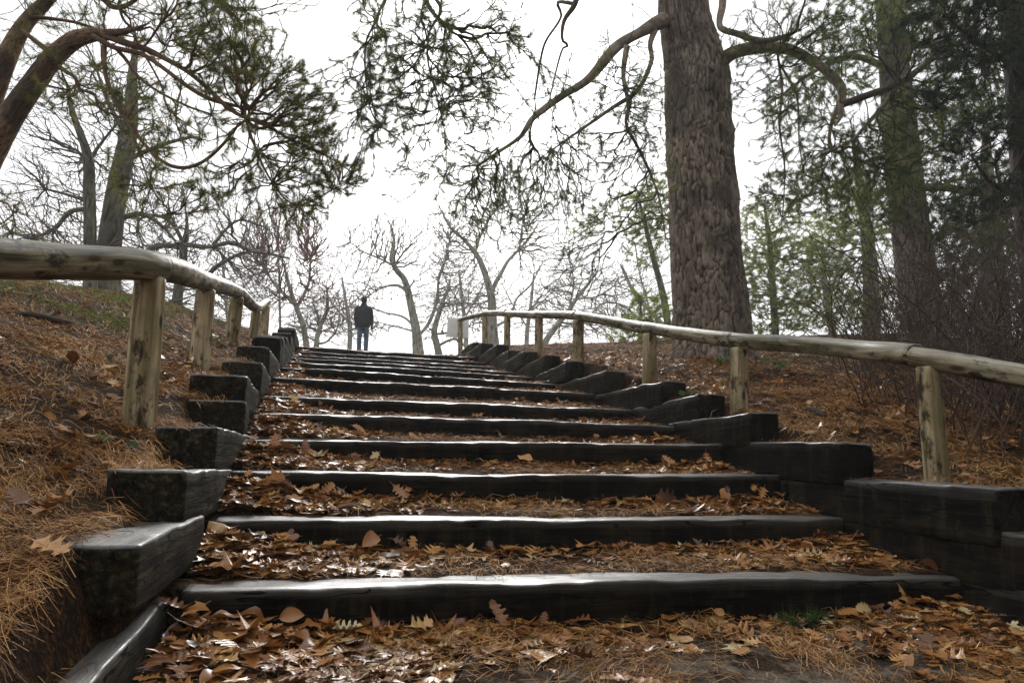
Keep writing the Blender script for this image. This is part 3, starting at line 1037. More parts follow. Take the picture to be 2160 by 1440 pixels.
def to_ground(pts, rad, extra=0.3):
    """carry a trunk down into the soil under its first traced point"""
    p = pts[0].copy()
    p[2] = hz(p[0], p[1]) - extra
    if p[2] < pts[0][2]-0.05:
        return [p]+pts, [rad[0]*1.08]+rad
    return pts, rad

def build_tree(name, label, trunks, limbs, blobs, *, bark, twig, needles=None, alpha=0.35, seed=1, rtip=0.004, expo=0.5, wob=0.10, droop=0.0, up=0.0,
               sides=28, step=0.08, bark_amp=0.05, cell=(0.10, 0.30), flare=0.0, nd_kw=None, group=None, grow_step=0.25, rmax=0.09, leafset=None, limb_sides=12, mult=1.0, strands=(), knots=(), limb_scale=0.86):
    """tree > trunk, limb (each traced one), branches, foliage"""
    rng = np.random.default_rng(seed)
    base = trunks[0][0][0]
    root = empty(name, label, "tree", group, loc=(float(base[0]), float(base[1]), hz(base[0], base[1])))
    polys = []
    for k, (p, r) in enumerate(trunks):
        p, r = to_ground(p, r)
        trunk_mesh("trunk", p, r, bark, root, seed*10+k, sides=sides, step=step, bark=bark_amp, cell=cell, flare=flare if k == 0 else 0, knots=knots if k == 0 else ())
        polys.append((p, r))
    for k, (p, r) in enumerate(limbs):
        tube("limb", p, [q*limb_scale for q in r], bark, root, seed=seed*20+k, sides=limb_sides, step=0.05, rough=0.11, lump=0.13, cap=True)
        polys.append((p, r))
    A = np.concatenate([blob(*b[:6], int(b[6]*mult), rng=rng) for b in blobs])
    for (sx, sy, rx, ry, Y, dY, cnt, ln) in strands:
        st = blob(sx, sy, rx, ry, Y, dY, cnt, rng)
        for q0 in st:
            k = max(4, int(ln*rng.uniform(0.5, 1.3)/0.085))
            dr = np.array([rng.normal(0, 0.25), rng.normal(0, 0.25), -1.0])
            W_ = np.cumsum(rng.normal(0, 0.10, (k, 3)), axis=0)*np.array([1, 1, 0.3]) + dr
            W_ /= np.linalg.norm(W_, axis=1)[:, None]
            A = np.concatenate([A, q0 + np.cumsum(W_*0.085, axis=0)])
    start = [(q[0][2:] if i < len(trunks) and len(q[0]) > 4 else q[0], q[1][2:] if i < len(trunks) and len(q[0]) > 4 else q[1]) for i, q in enumerate(polys)]
    g = grow(start, A, alpha, rng, step=grow_step, up=up)
    C, R, lv = curves_of(g, rng, 5, rtip, expo, wob, droop, rmax)
    branches_obj("branches", C, R, twig, root, rng)
    if needles is not None:
        needles_obj("foliage", C, lv, needles, root, rng, **(nd_kw or {}))
    if leafset is not None:
        mat, cnt, size = leafset
        m = np.where(lv <= 2)[0]
        e = rng.choice(m, cnt)
        b_ = C[e, rng.integers(1, C.shape[1], cnt)]
        u = rng.normal(size=(cnt, 3))
        u /= np.linalg.norm(u, axis=1)[:, None]
        v = np.cross(u, rng.normal(size=(cnt, 3)))
        v /= np.linalg.norm(v, axis=1)[:, None]
        s_ = size*rng.uniform(0.6, 1.3, (cnt, 1))
        V = np.stack([b_, b_+u*s_*0.5+v*s_*0.3, b_+u*s_, b_+u*s_*0.5-v*s_*0.3], 1).reshape(-1, 3)
        ob = mesh_obj("dead_leaves", V, np.arange(len(V)).reshape(-1, 4), mat, None, smooth=False, attrs={'tint': np.repeat(rng.uniform(0, 1, cnt), 4)})
        ob["kind"] = "stuff"
        under(ob, root)
    return root

# ------------------------------------------------------------------ the big pine behind the right handrail
BY = 9.0
tr = poly([(1504, 748, 168), (1502, 715, 160), (1498, 640, 152), (1490, 540, 146), (1483, 420, 142), (1475, 320, 138), (1469, 220, 132), (1463, 130, 122), (1448, 60, 106), (1440, 0, 102),
           (1434, -260, 90), (1425, -600, 74), (1420, -1100, 50), (1415, -1700, 22)], BY)
limbs = [
    poly([(1400, 42, 34), (1345, 72, 28), (1300, 100, 25), (1240, 168, 22), (1190, 200, 20), (1150, 228, 18), (1122, 252, 16), (1098, 288, 12), (1062, 314, 9), (1010, 348, 5)], (8.9, 7.8)),
    poly([(1388, 48, 16), (1372, 92, 14), (1374, 128, 13), (1345, 190, 11), (1288, 230, 9), (1228, 272, 7), (1165, 316, 4)], (8.9, 8.0)),
    poly([(1322, 98, 14), (1315, 160, 12), (1326, 222, 11), (1321, 262, 9), (1346, 312, 8), (1370, 362, 6), (1392, 424, 4), (1404, 500, 3)], (8.4, 8.1)),
    poly([(1510, 140, 36), (1545, 113, 31), (1600, 101, 28), (1660, 104, 26), (1710, 126, 24), (1752, 158, 22), (1776, 190, 21), (1772, 224, 19)], (8.8, 7.6)),
    poly([(1771, 222, 19), (1830, 201, 18), (1900, 174, 17), (1960, 130, 14), (2010, 97, 11), (2042, 78, 8)], (7.6, 7.0)),
    poly([(1896, 178, 14), (1868, 216, 12), (1840, 250, 10), (1796, 296, 7), (1740, 322, 4)], (7.4, 7.2)),
    poly([(1770, 222, 12), (1754, 262, 9), (1750, 300, 8), (1766, 322, 7), (1790, 310, 6), (1826, 326, 5), (1852, 352, 4), (1905, 362, 3)], (7.6, 7.3)),
    poly([(1528, -90, 20), (1524, 10, 18), (1520, 58, 17), (1556, 72, 16), (1602, 87, 15), (1646, 80, 13), (1678, 66, 10), (1684, 44, 7)], (8.6, 7.6)),
    poly([(1640, 112, 7), (1650, 192, 6), (1644, 262, 5), (1655, 352, 4), (1651, 455, 2.5)], (8.0, 7.8)),
    poly([(1648, 140, 6), (1680, 200, 5), (1686, 300, 4), (1694, 360, 3)], (8.0, 7.9)),
    poly([(1230, -60, 14), (1212, 10, 13), (1190, 44, 11), (1186, 84, 8), (1198, 96, 7), (1186, 104, 5), (1160, 205, 3)], (7.0, 7.4)),
    poly([(1208, 8, 9), (1176, 6, 9), (1184, 34, 7), (1150, 90, 6), (1138, 140, 6), (1128, 205, 5)], (7.1, 7.5)),
    poly([(1150, -160, 26), (1060, -120, 20), (960, -70, 16), (900, -10, 12), (925, 40, 8), (985, 70, 5)], (7.0, 6.4)),
    poly([(960, -70, 12), (860, -60, 10), (812, 0, 7), (790, 50, 6), (772, 90, 5), (772, 170, 4), (790, 250, 3), (852, 305, 2.5), (892, 360, 2)], (6.7, 6.4)),
    poly([(905, -20, 10), (930, 20, 8), (905, 70, 6), (903, 130, 5), (920, 200, 4), (938, 280, 3), (942, 360, 2)], (6.5, 6.5)),
    poly([(1434, -200, 40), (1280, -260, 30), (1150, -160, 24)], (8.8, 7.0)),
    poly([(1436, -220, 40), (1560, -200, 30), (1700, -120, 22), (1840, -80, 14), (1980, -40, 8)], (8.8, 7.0)),
]
bl = [(900, 60, 120, 75, 6.5, .7, 26), (970, 120, 110, 80, 6.4, .6, 30), (870, 200, 110, 70, 6.4, .6, 45), (790, 230, 60, 80, 6.4, .5, 60), (1040, 110, 70, 70, 6.5, .6, 45),
      (980, 190, 70, 40, 6.4, .5, 60), (930, 270, 100, 60, 6.5, .5, 50), (880, 370, 90, 40, 6.5, .5, 32), (770, 60, 40, 50, 6.4, .4, 24), (720, 170, 60, 30, 6.4, .4, 14),
      (1010, 360, 80, 45, 7.8, .5, 120), (1040, 420, 80, 50, 7.8, .6, 120), (1130, 400, 90, 60, 8, .6, 120), (1150, 320, 70, 50, 8, .5, 60), (1230, 380, 80, 90, 8, .6, 70), (1250, 490, 70, 60, 8, .5, 50), (1060, 490, 70, 30, 7.9, .5, 26),
      (1280, 230, 70, 90, 8.2, .5, 60), (1340, 270, 60, 100, 8.3, .5, 70), (1350, 400, 60, 90, 8.3, .5, 60), (1230, 560, 60, 50, 8.1, .5, 24), (1385, 500, 30, 70, 8.3, .4, 24),
      (1640, 60, 110, 60, 7.8, .6, 150), (1760, 50, 120, 60, 7.5, .6, 170), (1900, 60, 130, 70, 7.2, .6, 170), (1610, 190, 60, 60, 7.9, .5, 40), (1660, 300, 60, 90, 7.9, .5, 80),
      (1760, 320, 100, 70, 7.5, .5, 170), (1830, 360, 110, 80, 7.4, .5, 200), (1690, 400, 70, 50, 7.7, .5, 40), (1890, 280, 90, 80, 7.3, .5, 130), (1980, 160, 110, 70, 7.1, .5, 130), (1640, 430, 50, 60, 7.9, .4, 24),
      (1250, -300, 420, 180, 7.6, 2.2, 260), (1650, -350, 400, 200, 7.6, 2.2, 260), (1450, -800, 500, 220, 8.4, 3.0, 260)]
build_tree("large_pine", "massive pine with a thick grey-brown plated trunk standing behind the right handrail", [tr], limbs, bl, bark=M['bark'], twig=M['twig_dark'], needles=M['needle_green'],
           alpha=0.5, mult=1.25, seed=3,
           strands=[(900, -10, 150, 40, 6.5, .6, 34, 1.2), (860, 100, 140, 70, 6.4, .5, 18, 1.0), (1000, 90, 110, 60, 6.4, .5, 18, 1.0), (790, 120, 50, 70, 6.4, .4, 12, 0.9), (1270, 130, 100, 60, 8.2, .5, 14, 1.2), (1200, 300, 90, 50, 8.0, .5, 16, 0.8), (1360, 150, 40, 90, 8.3, .4, 12, 1.5),
                    (1680, 60, 130, 50, 7.8, .5, 24, 1.0), (1660, 200, 60, 80, 7.9, .4, 14, 0.9), (1800, 290, 110, 50, 7.4, .4, 30, 0.7), (1920, 200, 120, 60, 7.2, .4, 24, 0.9), (1060, 30, 50, 40, 6.6, .4, 8, 1.1)], rtip=0.0034, expo=0.45, wob=0.10, droop=0.10, sides=168, step=0.018, bark_amp=0.085, cell=(0.072, 0.27), flare=0.17, knots=[(3.0, 3.46, 0.10, 0.16), (2.9, 3.86, 0.08, 0.14), (3.1, 2.58, 0.07, 0.2), (2.0, 2.9, 0.09, 0.10), (2.1, 4.6, 0.12, 0.10), (1.2, 4.5, 0.08, 0.09), (0.2, 3.1, 0.05, 0.2), (2.9, 4.25, 0.12, 0.22)], rmax=0.03,
           nd_kw=dict(per=6, nn=12, ln=0.072, wd=0.0024, hang=0.25, maxleaf=2))

# ------------------------------------------------------------------ leaning orange pine at the left
LYY = 7.6
tr = poly([(-300, 900, 88), (-170, 640, 66), (-90, 470, 60), (-30, 345, 54), (20, 250, 50), (65, 185, 45), (110, 125, 41), (155, 86, 36), (195, 74, 29), (225, 72, 20)], (8.3, 7.2))
tr2 = poly([(-170, 640, 60), (-90, 400, 55), (-35, 250, 48), (0, 155, 42), (28, 92, 36), (58, 44, 30), (100, 0, 26), (160, -80, 20), (260, -160, 14)], (8.2, 7.6))
limbs = [
    poly([(215, 72, 22), (262, 90, 20), (310, 105, 17), (352, 126, 15), (396, 152, 14), (440, 188, 13), (466, 214, 13), (500, 240, 12), (545, 258, 10), (610, 292, 8), (690, 330, 6), (760, 375, 3)], (7.2, 6.6)),
    poly([(196, 76, 14), (240, 100, 13), (300, 115, 12), (346, 145, 12), (392, 180, 12), (432, 204, 12), (466, 216, 12)], (7.2, 6.9)),
    poly([(222, 70, 16), (220, 120, 14), (226, 172, 13), (250, 222, 13), (276, 266, 12), (312, 312, 11), (350, 345, 11), (390, 354, 10), (430, 340, 9), (470, 305, 8), (508, 256, 6)], (7.2, 6.8)),
    poly([(236, 94, 11), (266, 126, 11), (290, 160, 10), (332, 192, 9), (400, 226, 7), (442, 240, 5)], (7.2, 7.2)),
    poly([(62, 36, 12), (110, 40, 11), (160, 48, 10), (205, 62, 9)], 7.5),
    poly([(46, 64, 13), (90, 100, 12), (132, 146, 11), (160, 165, 10), (164, 186, 9), (200, 200, 8), (208, 226, 7), (250, 246, 6), (282, 250, 4)], (7.6, 7.4)),
    poly([(518, 252, 8), (536, 304, 7), (562, 364, 6), (602, 420, 5), (640, 432, 4), (702, 400, 3)], (6.8, 6.5)),
    poly([(270, 250, 7), (290, 312, 6), (322, 400, 5), (362, 448, 3)], (7.0, 6.8)),
    poly([(160, -80, 20), (230, 10, 16), (262, 14, 14), (300, -10, 12), (360, -40, 10), (430, -20, 8), (500, 40, 5)], (7.6, 6.9)),
    poly([(250, 10, 8), (262, 44, 7), (290, 64, 7), (318, 58, 6), (342, 92, 4)], (7.4, 7.2)),
    poly([(300, 106, 7), (340, 180, 5), (356, 230, 4), (420, 280, 3)], (7.1, 6.9)),
]
bl = [(440, 30, 90, 60, 6.9, .7, 230), (500, 100, 70, 70, 6.8, .6, 200), (560, 160, 80, 55, 6.7, .6, 120), (460, 150, 80, 50, 6.9, .6, 110), (620, 215, 80, 55, 6.7, .5, 130), (660, 270, 60, 55, 6.6, .5, 140), (570, 240, 90, 40, 6.8, .5, 50),
      (640, 330, 90, 40, 6.6, .5, 110), (720, 375, 60, 32, 6.5, .4, 70), (650, 400, 60, 40, 6.6, .4, 50), (640, 455, 50, 30, 6.6, .4, 42), (520, 320, 60, 50, 6.8, .5, 60), (480, 380, 70, 30, 6.8, .4, 50),
      (420, 415, 55, 35, 6.8, .4, 50), (390, 250, 90, 50, 7.0, .6, 80), (350, 330, 70, 60, 6.9, .5, 40), (310, 30, 120, 50, 7.2, .8, 120), (120, 150, 60, 30, 7.6, .5, 34), (110, 215, 60, 26, 7.6, .4, 34),
      (240, 190, 70, 40, 7.4, .5, 60), (280, 240, 60, 40, 7.3, .5, 40), (170, 30, 90, 40, 7.6, .6, 40), (40, 120, 50, 50, 7.7, .5, 16), (300, 420, 50, 40, 6.9, .4, 16), (420, -80, 260, 90, 7.2, 1.2, 160), (60, -150, 260, 110, 7.6, 1.6, 140), (15, 470, 40, 60, 7.2, .4, 24)]
build_tree("leaning_pine", "leaning pine with orange bark and arching limbs reaching in from the left edge", [tr, tr2], limbs, bl, bark=M['bark_orange'], twig=M['twig_orange'], needles=M['needle_olive'],
           alpha=0.5, limb_scale=0.72, mult=1.35, strands=[(330, 330, 90, 70, 6.9, .4, 14, 0.5), (600, 340, 120, 40, 6.6, .4, 16, 0.45)], seed=5, rtip=0.0030, expo=0.45, wob=0.09, droop=0.04, sides=40, step=0.035, bark_amp=0.05, cell=(0.06, 0.12), rmax=0.025, limb_sides=14,
           nd_kw=dict(per=7, nn=11, ln=0.066, wd=0.0024, hang=0.0, maxleaf=2))

# ------------------------------------------------------------------ pines at the right
tr = poly([(1965, 800, 98), (1955, 740, 90), (1942, 650, 82), (1928, 540, 76), (1912, 400, 70), (1900, 280, 66), (1888, 160, 60), (1878, 40, 54), (1870, -120, 46), (1860, -420, 34), (1850, -900, 14)], 12.0)
limbs = [poly([(1892, 200, 26), (1920, 105, 20), (1960, 96, 15), (2010, 110, 10), (2070, 120, 6)], (12, 11)), poly([(1912, 400, 22), (1975, 395, 18), (2040, 402, 17), (2100, 420, 14), (2200, 470, 9)], (12, 10)),
         poly([(1885, 150, 20), (1800, 120, 14), (1720, 150, 9), (1650, 200, 5)], (12, 12)), poly([(1905, 330, 18), (1830, 340, 12), (1760, 390, 8), (1690, 420, 4)], (12, 12.6)),
         poly([(1878, 30, 22), (1980, -20, 15), (2080, 0, 10), (2160, 60, 6)], (12, 11)), poly([(1930, 560, 14), (1985, 500, 10), (2060, 470, 6)], (12, 11.6))]
bl = [(1720, 200, 90, 60, 12, 1, 90), (1660, 400, 80, 40, 12.5, 1, 40), (1760, 400, 90, 50, 12.4, 1, 80), (1850, 420, 70, 60, 12, 1, 90), (1980, 250, 100, 70, 11.4, 1, 170), (2080, 180, 100, 90, 11, 1, 200), (2060, 60, 120, 70, 11, 1, 190), (1800, 80, 130, 70, 12, 1, 130), (1940, 30, 90, 60, 11.5, 1, 100),
      (2110, 380, 90, 50, 10.6, 1, 120), (2000, 440, 90, 50, 11.2, 1, 130), (2090, 500, 90, 50, 10.6, 1, 110), (1990, 350, 60, 40, 11.4, .8, 50), (2060, 590, 90, 40, 11, .8, 40),
      (1900, -250, 380, 180, 12, 2.4, 300), (1860, -600, 300, 200, 12, 2.4, 220)]
build_tree("pine_tree", "dark pine rising out of the brush at the right, trunk half hidden by green boughs", [tr], limbs, bl, bark=M['bark'], twig=M['twig_dark'], needles=M['needle_green'],
           alpha=0.5, mult=3.1, seed=8, rtip=0.004, expo=0.45, droop=0.05, sides=80, step=0.035, bark_amp=0.08, cell=(0.09, 0.3), rmax=0.04, nd_kw=dict(per=6, nn=11, ln=0.10, wd=0.0075, hang=0.1, maxleaf=2))

tr = poly([(2235, 760, 120), (2215, 560, 108), (2195, 400, 100), (2180, 240, 92), (2166, 100, 86), (2155, 0, 82), (2135, -250, 70), (2110, -600, 50), (2090, -1000, 24)], 6.6)
limbs = [poly([(2180, 200, 18), (2120, 130, 13), (2060, 90, 9), (2000, 40, 5)], (6.6, 6.2)), poly([(2200, 430, 18), (2130, 405, 14), (2090, 385, 10), (2050, 330, 6)], (6.6, 6.4)), poly([(2160, -50, 26), (2300, -160, 18), (2480, -160, 8)], (6.6, 5.4)),
         poly([(2150, -80, 26), (2000, -160, 18), (1850, -130, 8)], (6.6, 5.6)), poly([(2220, 400, 20), (2380, 330, 14), (2560, 340, 7)], (6.6, 6.0))]
bl = [(2090, 60, 90, 60, 6.3, .7, 110), (2040, 150, 60, 60, 6.3, .6, 60), (2100, 280, 60, 60, 6.4, .6, 80), (2080, 420, 70, 40, 6.4, .5, 50), (2020, 0, 90, 50, 6.3, .7, 70), (2400, -60, 240, 140, 6.0, 1.2, 150), (2420, 350, 200, 120, 6.0, 1.2, 120), (2100, -350, 400, 160, 6.2, 1.8, 240)]
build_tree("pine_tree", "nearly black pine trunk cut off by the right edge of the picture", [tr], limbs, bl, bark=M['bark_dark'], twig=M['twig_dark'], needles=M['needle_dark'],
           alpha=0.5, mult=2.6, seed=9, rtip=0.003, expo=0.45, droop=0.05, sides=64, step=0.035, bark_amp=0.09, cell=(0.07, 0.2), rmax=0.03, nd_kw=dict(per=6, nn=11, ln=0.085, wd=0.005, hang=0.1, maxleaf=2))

# pale evergreens in the mist
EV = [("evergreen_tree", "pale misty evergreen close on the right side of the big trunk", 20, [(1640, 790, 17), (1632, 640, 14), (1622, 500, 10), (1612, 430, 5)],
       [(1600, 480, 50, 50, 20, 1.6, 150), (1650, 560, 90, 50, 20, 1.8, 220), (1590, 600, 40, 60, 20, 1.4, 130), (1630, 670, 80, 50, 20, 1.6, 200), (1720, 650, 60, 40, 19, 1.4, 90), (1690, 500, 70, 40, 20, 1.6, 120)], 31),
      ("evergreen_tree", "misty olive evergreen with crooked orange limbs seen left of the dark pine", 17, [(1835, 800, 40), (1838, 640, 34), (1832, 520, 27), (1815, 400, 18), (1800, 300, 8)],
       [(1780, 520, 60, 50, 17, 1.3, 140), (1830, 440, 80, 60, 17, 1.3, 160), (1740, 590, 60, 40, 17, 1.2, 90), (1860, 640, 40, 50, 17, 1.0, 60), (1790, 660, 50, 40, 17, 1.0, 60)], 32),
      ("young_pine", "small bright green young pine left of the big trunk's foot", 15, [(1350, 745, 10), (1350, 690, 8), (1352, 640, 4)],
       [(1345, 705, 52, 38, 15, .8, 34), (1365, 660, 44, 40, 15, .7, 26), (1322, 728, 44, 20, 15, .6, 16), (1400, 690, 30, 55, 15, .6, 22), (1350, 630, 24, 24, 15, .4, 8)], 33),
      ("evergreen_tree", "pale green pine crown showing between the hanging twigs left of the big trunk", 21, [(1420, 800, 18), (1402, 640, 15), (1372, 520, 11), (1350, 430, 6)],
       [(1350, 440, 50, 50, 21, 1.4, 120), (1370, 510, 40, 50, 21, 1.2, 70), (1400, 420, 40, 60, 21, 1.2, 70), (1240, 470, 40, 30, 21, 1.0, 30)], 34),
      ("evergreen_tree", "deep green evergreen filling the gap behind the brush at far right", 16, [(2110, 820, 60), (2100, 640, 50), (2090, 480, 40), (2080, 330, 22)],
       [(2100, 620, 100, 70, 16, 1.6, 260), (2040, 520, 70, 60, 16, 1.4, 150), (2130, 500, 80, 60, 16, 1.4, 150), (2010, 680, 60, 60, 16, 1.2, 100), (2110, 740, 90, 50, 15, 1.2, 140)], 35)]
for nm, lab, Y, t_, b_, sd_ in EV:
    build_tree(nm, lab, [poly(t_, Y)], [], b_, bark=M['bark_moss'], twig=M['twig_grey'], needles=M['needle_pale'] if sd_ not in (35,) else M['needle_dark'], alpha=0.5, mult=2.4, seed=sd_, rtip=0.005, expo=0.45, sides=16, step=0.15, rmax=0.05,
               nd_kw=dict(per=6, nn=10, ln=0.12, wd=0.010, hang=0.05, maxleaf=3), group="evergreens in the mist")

# ------------------------------------------------------------------ bare trees
DT = dict(alpha=0.7,  expo=0.52, wob=0.07, sides=24, step=0.12, bark_amp=0.05, cell=(0.12, 0.4), limb_sides=10)
TY = 14.5
build_tree("bare_tree", "bare mossy tree with a thin dark and a thick grey trunk on the left bank", 
           [poly([(222, 640, 66), (224, 600, 56), (230, 530, 48), (242, 430, 43), (258, 350, 40), (270, 290, 35), (276, 240, 28), (280, 150, 18)], TY), poly([(192, 640, 32), (190, 580, 27), (190, 480, 25), (188, 400, 24), (187, 340, 21), (176, 300, 16), (160, 258, 13), (148, 218, 10)], TY-0.5)],
           [poly([(190, 442, 12), (150, 446, 11), (112, 484, 10), (66, 500, 8), (30, 492, 6)], TY), poly([(246, 462, 15), (300, 452, 11), (345, 480, 9), (372, 512, 6)], TY), poly([(190, 335, 10), (215, 300, 8), (246, 262, 6)], TY),
            poly([(185, 425, 9), (140, 410, 7), (100, 400, 5)], TY), poly([(262, 340, 14), (330, 310, 10), (400, 290, 7), (420, 290, 5)], TY), poly([(268, 290, 12), (230, 220, 9), (205, 150, 6)], TY), poly([(230, 600, 22), (262, 625, 18), (300, 650, 14), (350, 640, 9)], TY)],
           [(200, 300, 150, 120, TY, 1.8, 380), (100, 430, 110, 90, TY, 1.6, 260), (300, 330, 120, 110, TY, 1.8, 260), (240, 150, 160, 100, TY, 1.8, 260), (60, 520, 80, 60, TY, 1.2, 130), (350, 500, 100, 60, TY, 1.4, 170), (140, 560, 110, 50, TY, 1.3, 150), (100, 250, 90, 90, TY, 1.6, 100)],
           bark=M['bark_moss'], twig=M['twig_grey'], seed=41, rtip=0.0042, rmax=0.05, flare=0.1, mult=2.0, **DT)
build_tree("bare_tree", "bare tree with long sprawling mossy limbs behind the left handrail",
           [poly([(372, 720, 26), (373, 660, 23), (376, 610, 20), (386, 550, 17), (388, 520, 15)], 19)],
           [poly([(388, 522, 15), (340, 518, 14), (300, 535, 13), (262, 556, 11), (225, 600, 8)], 19), poly([(386, 515, 13), (440, 521, 12), (488, 512, 10), (532, 530, 9), (570, 536, 7), (610, 545, 5)], (19, 18)), poly([(382, 560, 9), (420, 590, 11), (460, 560, 10), (500, 538, 8), (530, 530, 6)], 18.6),
            poly([(388, 516, 10), (362, 470, 9), (330, 455, 8), (296, 462, 6), (288, 490, 4)], 19), poly([(450, 518, 8), (480, 480, 7), (508, 464, 6), (560, 480, 4)], 19), poly([(378, 640, 8), (400, 660, 7), (415, 690, 5)], 19)],
           [(420, 480, 140, 70, 19, 1.8, 330), (300, 520, 110, 60, 19, 1.6, 170), (520, 500, 90, 70, 18.6, 1.6, 260), (460, 610, 110, 70, 18.6, 1.6, 230), (540, 580, 60, 70, 18.6, 1.4, 150), (330, 620, 110, 50, 19, 1.5, 150), (380, 420, 120, 50, 19, 1.6, 130)],
           bark=M['bark_moss'], twig=M['twig_grey'], seed=42, rtip=0.0046, rmax=0.05, mult=2.2, **DT)
build_tree("bare_tree", "round bare tree with dense reddish twigs behind the grey pole",
           [poly([(650, 760, 14), (640, 690, 12), (622, 640, 10), (606, 590, 8)], 24), poly([(662, 760, 10), (672, 700, 9), (690, 650, 7), (690, 610, 5)], 24)],
           [poly([(622, 642, 8), (580, 600, 6), (555, 560, 4)], 24), poly([(626, 650, 7), (650, 600, 6), (655, 550, 4)], 24)],
           [(600, 500, 90, 75, 24, 2.2, 620), (560, 570, 80, 70, 24, 2.0, 380), (650, 560, 60, 80, 24, 2.0, 380), (690, 650, 50, 50, 24, 1.6, 150), (630, 650, 80, 50, 24, 1.8, 200), (575, 460, 60, 40, 24, 1.6, 140)],
           bark=M['bark_pale'], twig=M['twig_red'], seed=43, rtip=0.0056, rmax=0.05, mult=1.9, **DT)
